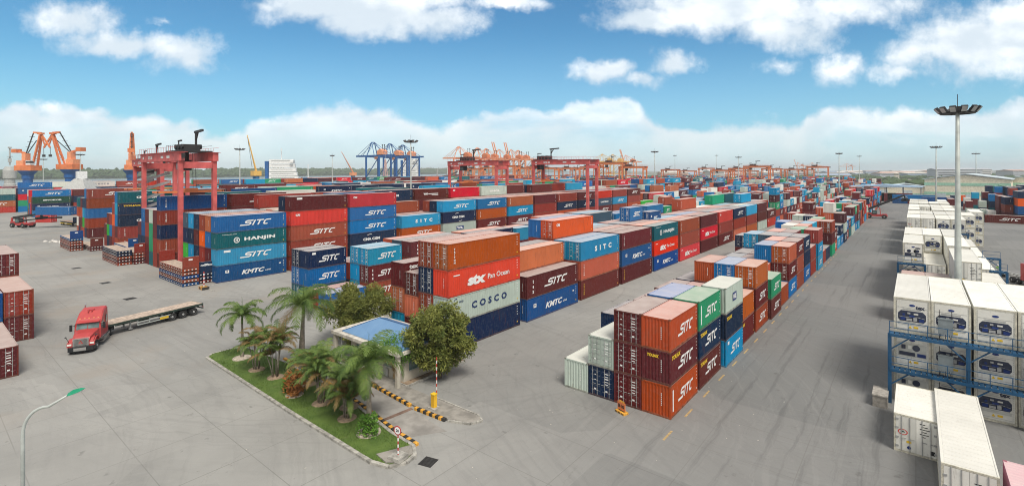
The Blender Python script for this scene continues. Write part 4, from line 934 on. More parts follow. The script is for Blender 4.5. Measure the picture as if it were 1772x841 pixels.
# ---- forest on the far bank, hazy town, warehouses
def forest_mat():
    m = bpy.data.materials.new('forest_leaves'); m.use_nodes = True; nt = m.node_tree; b = nt.nodes['Principled BSDF']; t = NT(nt)
    P = t.node('ShaderNodeNewGeometry').outputs['Position']; t.set(b.inputs['Base Color'], t.mix(t.noise(P, .05, 6, .7), (.025, .055, .02), (.08, .13, .045))); b.inputs['Roughness'].default_value = .9; return m
fm = MB(); fr_ = random.Random(3)
bank = [(-1850, -900), (-1930, 180), (-2000, 700), (-2330, 1900), (-3230, 3600), (-4200, 6200)]
def lump(mb, x, y, r, h):
    n = 7; vs = []; 
    for lv, (k, z) in enumerate([(.8, 0), (1., .35), (.8, .75), (.35, 1.)]):
        for q in range(n): a = 2*math.pi*q/n+lv*.4; j = fr_.uniform(.75, 1.2); vs.append((x+r*k*j*math.cos(a), y+r*k*j*math.sin(a), h*z*fr_.uniform(.85, 1.15)))
    fs = [(i*n+q, i*n+(q+1) % n, (i+1)*n+(q+1) % n, (i+1)*n+q) for i in range(3) for q in range(n)] + [tuple(3*n+q for q in range(n))]
    mb.add(vs, fs)
for i in range(len(bank)-1):
    (xa, ya), (xb, yb) = bank[i], bank[i+1]; L = math.hypot(xb-xa, yb-ya); n = int(L/7)
    for k in range(n):
        for dpt in (2, 16, 40):
            u = (k+fr_.random())/n; r = fr_.uniform(7, 13)*(1+i*.35); lump(fm, xa+(xb-xa)*u-dpt-fr_.uniform(0, 12), ya+(yb-ya)*u, r, (fr_.uniform(15, 22)+dpt*.1)*(1+i*.16))
o = fm.build('riverside_forest', [forest_mat()], fix=False, smooth=False); tag(o, 'dark green belt of trees along the far bank of the river', 'forest', kind='stuff')
TC = [material('town_'+str(i), c, .8) for i, c in enumerate([(.55,.55,.55), (.42,.45,.50), (.60,.56,.50), (.30,.38,.50), (.5,.35,.3)])]
tw = random.Random(9)
for k in range(56):
    u = tw.uniform(1150, 1790); fw = tw.uniform(1100, 2600); x, y = at(u, fw)
    wd, dp_, ht = tw.uniform(25, 90), tw.uniform(18, 50), tw.uniform(5, 15) if tw.random() < .8 else tw.uniform(14, 20)
    mb = MB(); mb.box(-wd/2, -dp_/2, 0, wd/2, dp_/2, ht); mt = tw.choice(TC); r0 = thing('distant_building', None, 'building', (x, y, 0), R(tw.uniform(20, 60)), 'hazy buildings on the horizon')
    mb.build('walls', [mt], r0); rf = MB(); rf.prism([(-dp_/2-1, ht), (dp_/2+1, ht), (0, ht+tw.uniform(1.5, 5))], -wd/2-1, wd/2+1, axis='X'); rf.build('roof', [tw.choice(TC)], r0)
    for q in range(int(ht/5)): MB().box(-wd*.45, -dp_/2-.15, q*5+2, wd*.45, -dp_/2-.02, q*5+3.4).build('window_strip', [MGL], r0)
    r0['label'] = 'hazy low building with a pitched roof on the far horizon'
# scrub belts on the open ground
bs = MB()
for k in range(900):
    u = tw.uniform(1280, 1830); fw = tw.uniform(560, 1900); x, y = at(u, fw); lump(bs, x, y, tw.uniform(4, 14), tw.uniform(2, 7))
o = bs.build('scrub', [forest_mat()], fix=False); tag(o, 'rough green scrub on the open land beyond the yard', 'scrub', kind='stuff')
MCR = material('warehouse_cream', (.80,.75,.60), .7); MGR = material('warehouse_green', (.36,.62,.48), .7); MRS = material('roof_sheet', (.52,.60,.64), .5); MBR = material('shed_roof', (.36,.50,.66), .4)
def warehouse(label, x, y, wd, dp_, h, rz, wallm, bands, roofm=None, open_=False):
    t = thing('warehouse', label, 'warehouse', (x, y, 0), rz, 'port sheds and warehouses')
    if not open_:
        w_ = MB(); w_.box(-wd/2, -dp_/2, 0, wd/2, dp_/2, h); w_.prism([(-wd/2, h), (wd/2, h), (0, h+wd*.07)], -dp_/2, dp_/2); w_.build('walls', [wallm], t)
        for k, z in enumerate(bands): MB().box(-wd/2-.2, -dp_/2-.12, z, wd/2+.2, -dp_/2-.01, z+h*.13).build('wall_band', [MGR], t)
        for k in range(max(1, int(wd/14))): d = MB(); d.box(-wd/2+5+k*14, -dp_/2-.25, 0, -wd/2+10+k*14, -dp_/2-.13, 5); d.build('roller_door', [MRS], t)
    else:
        for k in range(int(wd/9)+1):
            for q in (-1, 1): MB().box(-wd/2+k*9-.25, q*dp_/2-.25, 0, -wd/2+k*9+.25, q*dp_/2+.25, h).build('post', [MST], t)
    r_ = MB(); r_.prism([(-wd/2-1, h+.05), (0, h+wd*.07+.4), (wd/2+1, h+.05), (wd/2+1, h+.4), (0, h+wd*.07+.9), (-wd/2-1, h+.4)] if not open_ else [(-wd/2-1, h), (wd/2+1, h), (wd/2+1, h+.3), (0, h+1.6), (-wd/2-1, h+.3)], -dp_/2-.8, dp_/2+.8)
    r_.build('roof', [roofm or MRS], t); return t
warehouse('large cream warehouse with green bands behind the white boxes', 27, 415, 38, 50, 13.5, R(-8), MCR, [4.2, 9.8])
warehouse('cream warehouse with a low gable further right', 74, 440, 46, 50, 14, R(-12), MCR, [9.5])
warehouse('green and cream warehouse at the right edge of the picture', 128, 440, 52, 60, 13.5, R(-16), MGR, [3, 10])
warehouse('long open shed with a pale blue roof at the end of the aisle', -15, 398, 36, 20, 8.5, R(0), MCR, [], MBR, True)
warehouse('low grey shed left of the cream warehouse', -6, 452, 40, 20, 6, R(3), MCR, [2], MRS)
warehouse('small cream building with red roof among the boxes', -42, 470, 14, 12, 9, R(10), MCR, [], material('red_roof', (.45,.13,.09), .7))
# ------------------------------------------------------------------ white refrigerated boxes and their blue racks
MRW = paint('reefer_white', (.86,.86,.80), rust=.26, dust_toplight=.10, rough=.45); MRG = material('reefer_unit_grey', (.50,.51,.48), .5); MRD = material('reefer_dark', (.03,.04,.075), .4); MFR = material('reefer_frame', (.55,.53,.44), .6, var=.25, scale=5)
MGAL = material('panel_grey', (.22,.26,.28), .4, .2); MRACK = material('rack_blue', (.012,.075,.17), .5, var=.2)
def reefer_body(L, H):
    mb = MB(); hw, hl = WID/2, L/2
    mb.box(-hw+.03, -hl+.05, .12, hw-.03, hl-.05, H-.03)
    n = 22 if L > 9 else 11
    for k in range(n):
        y = -hl+.25+k*(L-.5)/n
        for s in (-1, 1): a, b = sorted((s*(hw-.03), s*(hw-.012))); mb.box(a, y, .3, b, y+(L-.5)/n*.62, H-.25)
        mb.box(-hw+.16, y+.02, H-.03, hw-.16, y+(L-.5)/n*.8, H-.018)
    for s in (-1, 1):
        for q in (-1, 1): x0, x1 = sorted((s*hw, s*(hw-.13))); y0, y1 = sorted((q*hl, q*(hl-.13))); mb.box(x0, y0, 0, x1, y1, H, 1)
        a, b = sorted((s*hw, s*(hw-.08))); mb.box(a, -hl+.13, .0, b, hl-.13, .15, 1); mb.box(a, -hl+.13, H-.1, b, hl-.13, H-.002, 0)
    for q in (-1, 1): a, b = sorted((q*hl, q*(hl-.08))); mb.box(-hw+.13, a, 0, hw-.13, b, .15, 1); mb.box(-hw+.13, a, H-.12, hw-.13, b, H-.002, 1)
    for k in range(16): mb.box(-hw+.06+k*.147, -hl-.004, H-.09, -hw+.10+k*.147, -hl+.02, H-.04, 1)
    for k in range(14):
        for s in (-1, 1): mb.cbox(s*(hw-.19), -hl+.045, .35+k*(H-.7)/13, .03, .02, .03, 2)
    return mb
def reefer_unit(H, style):
    """refrigeration machinery on the -Y end: slots 0 grey 1 dark 2 white 3 steel 4 yellow 5 blue"""
    y = 0; m = MB(); m.box(-1.0, y, .2, 1.0, y+.05, H-.22, 2)
    if style == 0:
        m.prism([(-.92, 1.15), (-.78, .98), (.78, .98), (.92, 1.15), (.92, 1.62), (.72, 1.85), (-.72, 1.85), (-.92, 1.62)], y-.012, y, 1)
        for (a, b, c, d, k) in [(-.75, 1.06, -.42, 1.30, 5), (-.36, 1.04, .02, 1.22, 3), (.10, 1.05, .34, 1.34, 3), (.46, 1.02, .80, 1.26, 5), (-.20, 1.36, .18, 1.50, 5), (-.62, 1.44, -.46, 1.60, 5), (.12, 1.58, .42, 1.68, 2), (-.30, 1.60, -.1, 1.72, 3)]: m.box(a, y-.07, b, c, y-.012, d, k)
        for x in (-.55, .62): m.x = Matrix.Translation((x, y-.03, 1.45)) @ Matrix.Rotation(R(90), 4, 'X'); m.lathe([(.15, -.02), (.16, .02), (.06, .03)], 14, 1); m.x = Matrix.Identity(4)
        m.tube([(-.85, y-.04, 1.34), (-.3, y-.05, 1.32), (.4, y-.05, 1.40), (.86, y-.04, 1.3)], .014, 5, 3)
        m.box(-.9, y-.02, .70, .9, y-.003, .92, 0); m.box(-.6, y-.02, 1.95, .6, y-.003, 2.02, 3)
    else:
        m.box(-.95, y-.02, .95, .95, y, 2.05, 0); m.box(-.85, y-.04, 1.02, .2, y-.02, 1.32, 1); m.box(.35, y-.04, 1.02, .9, y-.02, 1.3, 5)
        m.x = Matrix.Translation((.28, y-.03, 1.72)) @ Matrix.Rotation(R(90), 4, 'X'); m.lathe([(.25, -.02), (.25, .03)], 16, 1); m.x = Matrix.Identity(4)
        m.box(-.7, y-.06, 1.55, -.42, y-.02, 1.9, 1); m.box(-.25, y-.05, 1.6, -.02, y-.02, 1.88, 2)
    if style == 2:
        m.box(-.96, y-.05, .98, .96, y-.021, 1.42, 1); m.box(-.96, y-.06, 1.46, .96, y-.021, 2.02, 2)
        for x in (-.48, .48): m.x = Matrix.Translation((x, y-.07, 1.74)) @ Matrix.Rotation(R(90), 4, 'X'); m.lathe([(.22, -.02), (.23, .02), (.08, .03)], 16, 1); m.x = Matrix.Identity(4)
        m.box(-.2, y-.09, 1.05, .25, y-.05, 1.36, 0); m.box(.4, y-.08, 1.05, .85, y-.05, 1.25, 3)
    m.prism([(-.22, .42), (.0, .42), (-.11, .62)], y-.02, y-.001, 4); m.box(.12, y-.02, .44, .42, y-.001, .60, 4)
    m.x = Matrix.Translation((.02, y-.012, 2.32)) @ Matrix.Rotation(R(90), 4, 'X') @ Matrix.Scale(.45, 4, (0, 1, 0)); m.lathe([(.2, -.006), (.2, .006)], 14, 5); m.x = Matrix.Identity(4)
    for z in (.32, .86, 2.1): m.box(-.98, y-.012, z, .98, y-.001, z+.02, 3)
    return m
def reefer_door(H, sx):
    m = MB(); x0, x1 = sorted((sx*.01, sx*1.1)); m.box(x0, 0, .16, x1, .05, H-.13, 0)
    for z in (.35, .95, 1.6, 2.2): m.box(min(sx*1.12, sx*.95), -.03, z, max(sx*1.12, sx*.95), 0, z+.12, 2)
    for k in range(6):
        if sx > 0: m.box(.2+(k % 2)*.1, -.008, 2.2-k*.17, .5+((k*37) % 5)*.06, -.004, 2.25-k*.17, 3)
    if sx < 0: m.box(-.52, -.01, .72, -.26, -.004, .88, 4); m.x = Matrix.Translation((-.38, -.008, .42)) @ Matrix.Rotation(R(90), 4, 'X'); m.lathe([(.11, -.004), (.11, .004)], 14, 5); m.x = Matrix.Identity(4)
    else: m.box(.75, -.01, .3, 1.0, -.004, .58, 1)
    return m
RM = [MRG, MRD, MRW, MST, MY, MBU]
def reefer(x, y, z, L, H, face, label, near=True, logo=False, style=0):
    t = thing('refrigerated_container', label, 'refrigerated container', (x+WID/2, y+L/2, z), 0, 'white refrigerated boxes stacked right of the aisle')
    link('body', cached(('rb', L, H), lambda: reefer_body(L, H).mesh('reefer_body', [MRW, MFR, MST], True)), t)
    if face == 'unit':
        u = link('refrigeration_unit', cached(('ru', H, style), lambda: reefer_unit(H, style).mesh('reefer_unit', RM, True)), t, (0, -L/2+.0, 0))
        if near:
            a = MB(); v, f = fill(TG['tx'], .62, .30); a.add([(.55+p, -.012, 2.18+q) for p, q in v], f); k = a.mesh('corner_lettering', [MRD])
            if logo: link('lettering', k, t, (0, -L/2, 0))
    else:
        for s in (-1, 1):
            d = link('door', cached(('rd', H, s), lambda: reefer_door(H, s).mesh('reefer_door', [MRW, MDK, MST, MDK, MY, MBU], True)), t, (0, -L/2+.0, 0))
            for q in (.33, .78):
                link('locking_bar', cached(('rr', H), lambda: MB().tube([(0, 0, .1), (0, 0, H-.08)], .022, 6).box(-.03, -.03, 1.0, .25, -.01, 1.04).mesh('reefer_bar', [MST])), d, (s*q, -.03, 0))
        if logo:
            lg_ = MB(); v, f = circle(.19, .235, 20); lg_.add([(-.72+p*1.15, -.02, 1.42+q*.85) for p, q in v], f, 0); lg_.add([(-.86, -.021, 1.36), (-.70, -.021, 1.52), (-.58, -.021, 1.36), (-.70, -.021, 1.42)], [(0, 3, 2, 1)], 1)
            lg_.build('emblem', [material('emblem_red', (.6,.03,.02), .5), material('emblem_dark', (.01,.06,.05), .5)], t, fix=False, loc=(0, -L/2, 0))
    return t
RX = [-1.45, 1.03, 3.62, 6.12]
TN = ['bottom', 'middle', 'top']; CW = ['leftmost', 'second', 'third', 'rightmost']
reefer(-1.2, 42.9, 0, F20, SH, 'door', 'short white refrigerated box on the ground, doors facing, round emblem', logo=True)
reefer(1.12, 36.6, 0, F40, HC, 'door', 'long white refrigerated box running out of the bottom of the picture', logo=True)
def bay(y, cols, name, L=F40, near=True, face='unit', dx=0.):
    for j, n in enumerate(cols):
        fc = face[j] if isinstance(face, (list, tuple)) else face
        for k in range(n): reefer(RX[j]+dx, y, k*(HC+.012), L, HC, fc, f"white refrigerated box, {TN[min(k, 2)]} of the {CW[j]} stack in the {name} row", near, logo=(j == 0 and k == 2) or (j == 2 and k == 0), style=1 if (j == 0 and k < 2) else [0, 2, 0, 1, 0, 2, 1][(j*3+k*2+int(y)) % 7] if (int(y) != 52 or j == 3) else 0)
bay(52.4, [3, 3, 3, 3], 'front')
for j, (c, code) in enumerate([('br', ''), ('ma', '')]):
    for k in range(2):
        c_ = dict(x=RX[j]+WID, y=78.9, z=k*2.91, L=F20, H=HC, c=c, l=code, d=j == 1, t=k, blk='x'); place_container(c_, True, f"{CN[c]} short container, {['on the ground','on top'][k]}, between the white refrigerated boxes", 'two-high coloured boxes among the white ones')
bay(77.2, [0, 0, 3, 2], 'second', face='door')
bay(92.2, [3, 2, 3, 2], 'third', face=['unit', 'door', 'unit', 'door'])
bay(105.2, [3, 3, 3, 2], 'fourth', near=False)
bay(118.2, [2, 2, 2, 2], 'fifth', near=False)
bay(141, [3, 3, 3, 3], 'sixth', near=False, face=['door', 'door', 'unit', 'unit'])
bay(154.5, [3, 3, 3, 3], 'seventh', near=False); bay(171, [3, 2, 3, 3], 'eighth', near=False); bay(184.5, [3, 3, 3, 3], 'ninth', near=False, face='door'); bay(204, [3, 3, 3, 3], 'tenth', near=False); bay(219, [3, 3, 2, 3], 'eleventh', near=False)
for j in (2, 3):
    for k in range(3): reefer(RX[j]+4.98, 154.5+13*(j-2)*1.1, k*(HC+.012), F40, HC, 'unit', f"white refrigerated box, {TN[k]} of the extra stack right of the {['seventh','eighth'][j-2]} row", False)
# racks
def rack(y, x0, x1, levels, label, rail=True, boxes=True, bent=4.9):
    t = thing('access_rack', label, 'access platform', ((x0+x1)/2, y, 0), 0, 'blue steel racks in front of the white boxes'); w2 = (x1-x0)/2; n = max(1, round((x1-x0)/bent))
    top = levels[-1]
    for k in range(n+1):
        px = -w2+(x1-x0)*k/n
        MB().box(px-.13, -.95, 0, px+.13, -.70, top).build('post', [MRACK], t); MB().box(px-.08, -.12, 0, px+.08, .02, top).build('post', [MRACK], t)
    for z in levels:
        p = MB(); p.box(-w2, -.98, z-.22, w2, -.90, z); p.box(-w2, -.1, z-.18, w2, -.04, z)
        for k in range(int((x1-x0)/.35)): p.box(-w2+k*.35, -.9, z-.07, -w2+k*.35+.28, -.1, z-.03)
        for k in range(n):
            px = -w2+(x1-x0)*k/n; p.bar((px+.1, -.82, z-1.3), (px+1.3, -.82, z-.2), .09); p.bar((px+(x1-x0)/n-.1, -.82, z-1.3), (px+(x1-x0)/n-1.3, -.82, z-.2), .09)
        f = p.build('walkway', [MRACK], t)
        r_ = MB(); m_ = int((x1-x0)/1.2)
        for k in range(m_+1): xx = -w2+(x1-x0)*k/m_; r_.box(xx-.025, -.99, z, xx+.025, -.94, z+1.05)
        for zz in (.5, 1.03): r_.box(-w2, -.985, z+zz, w2, -.945, z+zz+.045)
        r_.build('handrail', [MRACK], f)
    if boxes:
        for z in levels + [0]:
            for k in range(n):
                px = -w2+(x1-x0)*(k+.73)/n
                b = MB(); b.box(px-.46, -.55, z+.5, px+.46, -.38, z+1.68); b.box(px-.5, -.6, z+1.68, px+.5, -.33, z+1.76); s = b.build('socket_panel', [MGAL], t)
                q = MB()
                for a in (-.4, .36): q.box(px+a, -.5, z, px+a+.04, -.42, z+2.4)
                for a in (-.25, 0, .2): q.tube([(px+a, -.45, z+.6), (px+a*1.4, -.55, z+.25), (px+a*1.6, -.3, z+.12)], .025, 5)
                q.build('panel_frame', [MDK], s)
    return t
rack(52.25, -1.7, 18.0, [2.9, 5.82], 'blue steel access rack with two walkways before the front white stacks')
rack(92.0, -2.0, 1.1, [2.9, 5.82], 'short blue access rack on the aisle side of the third row', boxes=False)
rack(92.0, 8.0, 9.6, [2.9, 5.82], 'blue access rack end on the yard side of the third row', boxes=False)
rack(105.0, 8.2, 10.2, [2.9, 5.82], 'blue rack end standing right of the fourth row', boxes=False)
rack(77.0, 8.6, 11.4, [2.9, 5.6], 'blue rack end with railing near the person in the white helmet', boxes=False)
rack(141, 3.4, 8.8, [2.9, 5.82], 'blue rack before the sixth row of white boxes')
# lone pink container whose roof shows at the bottom right
c_ = dict(x=6.35, y=26.9, z=0, L=F40, H=HC, c='pk', l='', d=False, t=0, blk='x'); place_container(c_, True, 'pink-roofed container in the bottom right corner of the picture', None)
wb = MB(); wb.box(-.5, -1.0, 0, .5, 1.0, .9); wb.box(-.54, -1.05, .9, .54, 1.05, 1.0); o = wb.build('concrete_box', [material('old_concrete', (.33,.31,.28), .85, var=.3, scale=3)], None, loc=(-2.3, 50.8, 0)); tag(o, 'small weathered concrete box on the ground left of the blue rack', 'concrete block')
# ------------------------------------------------------------------ haze over the port
hz = MB().box(-3600, -1200, -1, 800, 6500, 75).build('haze', [], None); tag(hz, 'pale haze hanging over the port', 'haze', kind='stuff')
hm = bpy.data.materials.new('haze_air'); hm.use_nodes = True; hn = hm.node_tree; hn.nodes.clear()
pv = hn.nodes.new('ShaderNodeVolumePrincipled'); pv.inputs['Color'].default_value = (.90, .95, 1, 1); pv.inputs['Density'].default_value = HAZE; pv.inputs['Anisotropy'].default_value = 0
ho = hn.nodes.new('ShaderNodeOutputMaterial'); hn.links.new(pv.outputs[0], ho.inputs['Volume']); hz.data.materials.append(hm)
# ------------------------------------------------------------------ vehicles
MTR = material('truck_red', (.43,.045,.045), .42, var=.08, spec=.6); MCH = material('chrome', (.60,.60,.60), .18, .9, var=.03); MBK = material('plastic_black', (.02,.022,.024), .5); MDG = material('chassis_green', (.03,.05,.04), .7)
MDECK = material('timber_deck', (.47,.38,.31), .8, var=.3, scale=3); MHL = material('lamp_glass', (.85,.85,.80), .12, spec=.8); MCAB = material('windscreen', (.10,.17,.17), .06, var=.3, spec=1.)
def make_tractor(loc, rz):
    t = thing('semi_truck', 'red bonneted semi truck with flat empty trailer turning across the yard', 'truck', loc, rz)   # origin: ground under the kingpin; +X is forward
    ch = MB(); ch.box(-1.0, -.43, .72, 6.0, -.31, 1.0); ch.box(-1.0, .31, .72, 6.0, .43, 1.0); ch.box(-1.2, -1.0, .95, .6, 1.0, 1.08); ch.build('chassis', [MDG], t)
    # cab with raised roof fairing
    cab = MB(); hw = 1.15
    prof = [(1.25, .95), (4.05, .95), (4.05, 1.95), (3.75, 2.75), (3.45, 3.05), (2.6, 3.72), (1.45, 3.92), (1.25, 3.85)]
    n = len(prof); vs = []
    for y, k in ((-hw, 0), (-hw+.12, .0), (hw-.12, 0), (hw, 0)):
        for (x, z) in prof:
            edge = abs(y) > hw-.05
            vs.append((x-(.08 if edge and x > 3 else 0), y*(1-.07*max(0, z-2)/1.9), z-(.14 if edge and z > 3.3 else 0)))
    fs = [(j*n+i, j*n+(i+1) % n, (j+1)*n+(i+1) % n, (j+1)*n+i) for j in range(3) for i in range(n)] + [tuple(reversed(range(n))), tuple(3*n+i for i in range(n))]
    cab.add(vs, fs); cb_ = cab.build('cab', [MTR], t)
    bon = MB(); pf = [(4.0, .95, 1.08), (4.0, 2.02, 1.0), (5.2, 1.86, .86), (6.05, 1.66, .72), (6.2, 1.45, .72), (6.2, .85, .74)]
    vs = [(x, -w_, z) for x, z, w_ in pf] + [(x, -w_*.7, z+(.08 if 0 < i < 4 else 0)) for i, (x, z, w_) in enumerate(pf)] + [(x, w_*.7, z+(.08 if 0 < i < 4 else 0)) for i, (x, z, w_) in enumerate(pf)] + [(x, w_, z) for x, z, w_ in pf]
    n = len(pf); fs = [(j*n+i, j*n+(i+1) % n, (j+1)*n+(i+1) % n, (j+1)*n+i) for j in range(3) for i in range(n)] + [tuple(reversed(range(n))), tuple(3*n+i for i in range(n))]
    bon.add(vs, fs); bn = bon.build('bonnet', [MTR], t)
    for s in (-1, 1):
        f = MB(); arc_ = [(4.55, .95), (4.62, 1.25), (4.9, 1.5), (5.3, 1.55), (5.7, 1.5), (6.02, 1.28), (6.2, .95)]
        vs = [(x, s*.72, z+.02) for x, z in arc_] + [(x, s*1.16, z-.06) for x, z in arc_]; m = len(arc_)
        f.add(vs, [(i, i+1, m+i+1, m+i) for i in range(m-1)]); f.box(6.0, min(s*.72, s*1.16), .8, 6.22, max(s*.72, s*1.16), 1.22); f.build('wing', [MTR], t)
        hl = MB(); hl.box(6.2, min(s*.76, s*1.12), .98, 6.26, max(s*.76, s*1.12), 1.16); hl.build('headlight', [MHL], t)
    gr = MB(); gr.box(6.2, -.66, .82, 6.26, .66, 1.66); g_ = gr.build('grille', [MCH], t)
    gs = MB()
    for k in range(7): gs.box(6.262, -.58, .88+k*.105, 6.275, .58, .92+k*.105)
    gs.build('slats', [MBK], g_)
    em = MB(); v, f = stroke([(-.16, -.13), (0, .16), (.16, -.13), (-.16, -.13)], .045); em.add([(6.285, p, 1.25+q) for p, q in v], f); em.build('emblem', [material('truck_emblem_red', (.55,.02,.02), .5)], g_)
    bp_ = MB(); bp_.prism([(5.75, -1.2), (6.35, -1.05), (6.5, -.5), (6.5, .5), (6.35, 1.05), (5.75, 1.2)], .32, .80, axis='Z'); bu = bp_.build('bumper', [MBK], t)
    bc = MB(); bc.box(6.5, -.52, .42, 6.53, .52, .74); bc.build('bumper_plate', [MCH], bu)
    ws = MB()
    for s in (-1, 1): a, b = sorted((s*.03, s*.98)); ws.add([(4.075, a, 2.06), (4.075, b, 2.06), (3.80, b*.97, 2.70), (3.80, a*.97, 2.70)], [(0, 1, 2, 3)] )
    wsx = ws.build('windscreen', [MCAB], cb_, fix=False)
    vis = MB(); vis.prism([(3.70, 2.80), (4.12, 2.74), (4.14, 2.80), (3.60, 2.92)], -1.02, 1.02); vis.build('sun_visor', [MTR], cb_)
    for k in range(5): MB().cbox(3.42, -.8+k*.4, 3.10, .1, .14, .08).build('roof_light', [MOR], cb_)
    for s in (-1, 1):
        w_ = MB(); w_.box(3.05, min(s*1.152, s*1.165), 2.05, 3.85, max(s*1.152, s*1.165), 2.62); w_.build('side_window', [MCAB], cb_)
        w_ = MB(); w_.box(1.7, min(s*1.13, s*1.165), 2.2, 2.1, max(s*1.13, s*1.165), 3.0); w_.build('side_window', [MCAB], cb_)
        mi = MB(); mi.box(3.95, min(s*1.32, s*1.55), 1.95, 4.05, max(s*1.32, s*1.55), 2.65); mi.bar((3.9, s*1.1, 2.5), (4.0, s*1.4, 2.5), .04); mi.build('mirror', [MBK], t)
        fm_ = MB(); fm_.tube([(6.0, s*1.0, 1.2), (6.1, s*1.25, 1.85)], .025, 5); fm_.lathe([(.02, 1.8), (.12, 1.86), (.02, 1.95)], 10, c=(6.1, s*1.27, 0)); fm_.build('mirror', [MBK], t)
        tk = MB(); tk.tube([(1.3, s*.98, .72), (3.4, s*.98, .72)], .33, 14); tk.box(1.3, min(s*.9, s*1.3), .42, 3.9, max(s*.9, s*1.3), .48); tk.box(1.4, min(s*.95, s*1.28), .98, 3.9, max(s*.95, s*1.28), 1.03); tk.build('fuel_tank', [MCH], t)
        wheel('wheel', t, 5.35, s*1.0, .52, .52, .32)
        for x in (-.35, .0+1.0-.05): pass
        wheel('wheel', t, .0, s*.92, .52, .52, .56)
        md = MB(); md.box(-.75, min(s*.66, s*1.22), 1.06, .75, max(s*.66, s*1.22), 1.11); md.box(-.82, min(s*.66, s*1.22), .45, -.78, max(s*.66, s*1.22), 1.1); md.build('mudguard', [MBK], t)
        ex = MB(); ex.tube([(1.1, s*.95, .8), (1.1, s*.95, 4.15), (1.02, s*.95, 4.3)], .075, 8); ex.build('exhaust_stack', [MCH], t) if s < 0 else None
    hn_ = MB(); hn_.tube([(2.5, -.25, 3.80), (3.0, -.25, 3.74)], .05, 8); hn_.tube([(2.4, .05, 3.82), (2.85, .05, 3.74)], .05, 8); hn_.box(2.2, -.4, 3.74, 2.5, .2, 3.86); hn_.build('air_horn', [MTR], cb_)
    return t
def make_trailer(parent_t, loc, rz, L=12.4, n_ax=3):
    """flatbed; origin kingpin on the ground, runs to -X; its own frame hangs on the truck because they drive together"""
    t = bpy.data.objects.new('trailer', None); COL.objects.link(t)
    W = Matrix.Translation(Vector(loc)) @ Matrix.Rotation(rz, 4, 'Z'); t.parent = parent_t
    PW = Matrix.Translation(parent_t.location) @ Matrix.Rotation(parent_t.rotation_euler.z, 4, 'Z')
    t.matrix_local = PW.inverted() @ W
    dk = MB(); r_ = random.Random(4)
    for k in range(11): 
        for q in range(4): dk.box(-L+1.0+q*L/4+.01, -1.21+k*.22, 1.36, -L+1.0+(q+1)*L/4-.01, -1.21+k*.22+.205, 1.44+r_.random()*.012)
    dk.build('deck', [MDECK], t)
    ch = MB()
    for s in (-1, 1):
        ch.box(-L+1, min(s*1.22, s*1.28), 1.2, 1, max(s*1.22, s*1.28), 1.42); ch.box(-L+1.1, min(s*.45, s*.58), .9 , -1.4, max(s*.45, s*.58), 1.34); ch.box(-1.4, min(s*.45, s*.58), 1.12, 1, max(s*.45, s*.58), 1.34)
    for k in range(14): ch.box(-L+1.1+k*.9, -1.22, 1.24, -L+1.2+k*.9, 1.22, 1.35)
    ch.box(-L+.85, -1.25, .7, -L+.99, 1.25, .82); ch.box(-L+.9, -1.28, 1.1, -L+1.0, 1.28, 1.42); ch.build('chassis', [MDG], t)
    for k in range(n_ax):
        x = -L+2.1+k*1.33
        MB().tube([(x, -1.0, .5), (x, 1.0, .5)], .07, 8).build('axle', [MDG], t)
        for s in (-1, 1): wheel('wheel', t, x, s*.93, .52, .52, .54)
    for s in (-1, 1):
        lg = MB(); lg.box(-2.9, min(s*.7, s*.84), .28, -2.74, max(s*.7, s*.84), 1.3); lg.box(-3.0, min(s*.62, s*.92), .2, -2.64, max(s*.62, s*.92), .3); lg.build('landing_leg', [MST], t)
        gd = MB()
        for z in (.52, .86): gd.box(-7.6, min(s*1.16, s*1.2), z, -3.4, max(s*1.16, s*1.2), z+.1)
        for x in (-7.6, -6.2, -4.8, -3.5): gd.box(x, min(s*1.12, s*1.16), .5, x+.08, max(s*1.12, s*1.16), 1.3)
        sg = gd.build('side_guard', [MCW], t)
        MB().box(-6.9, min(s*1.205, s*1.215), .56, -5.9, max(s*1.205, s*1.215), .84).build('marker_board', [MY], sg)
    MB().box(-5.6, -.9, .5, -4.4, -.45, .95).build('tool_box', [MDG], t)
    for s in (-1, 1): MB().box(-L+.82, min(s*.8, s*1.2), .85, -L+.86, max(s*.8, s*1.2), .98).build('tail_light', [MTR], t)
    return t
tr_rz = math.atan2(-3.1, 6.7)
kp = Vector((-77.05, 14.7, 0)); kp = Vector((-70.2, 11.95, 0)) - Vector((math.cos(tr_rz), math.sin(tr_rz), 0))*6.5
tk = make_tractor(kp, tr_rz); d_ = Vector((kp.x, kp.y, 0)) - Vector((-78.35, 25.6, 0))
make_trailer(tk, kp, math.atan2(d_.y, d_.x), d_.length + 1.0)
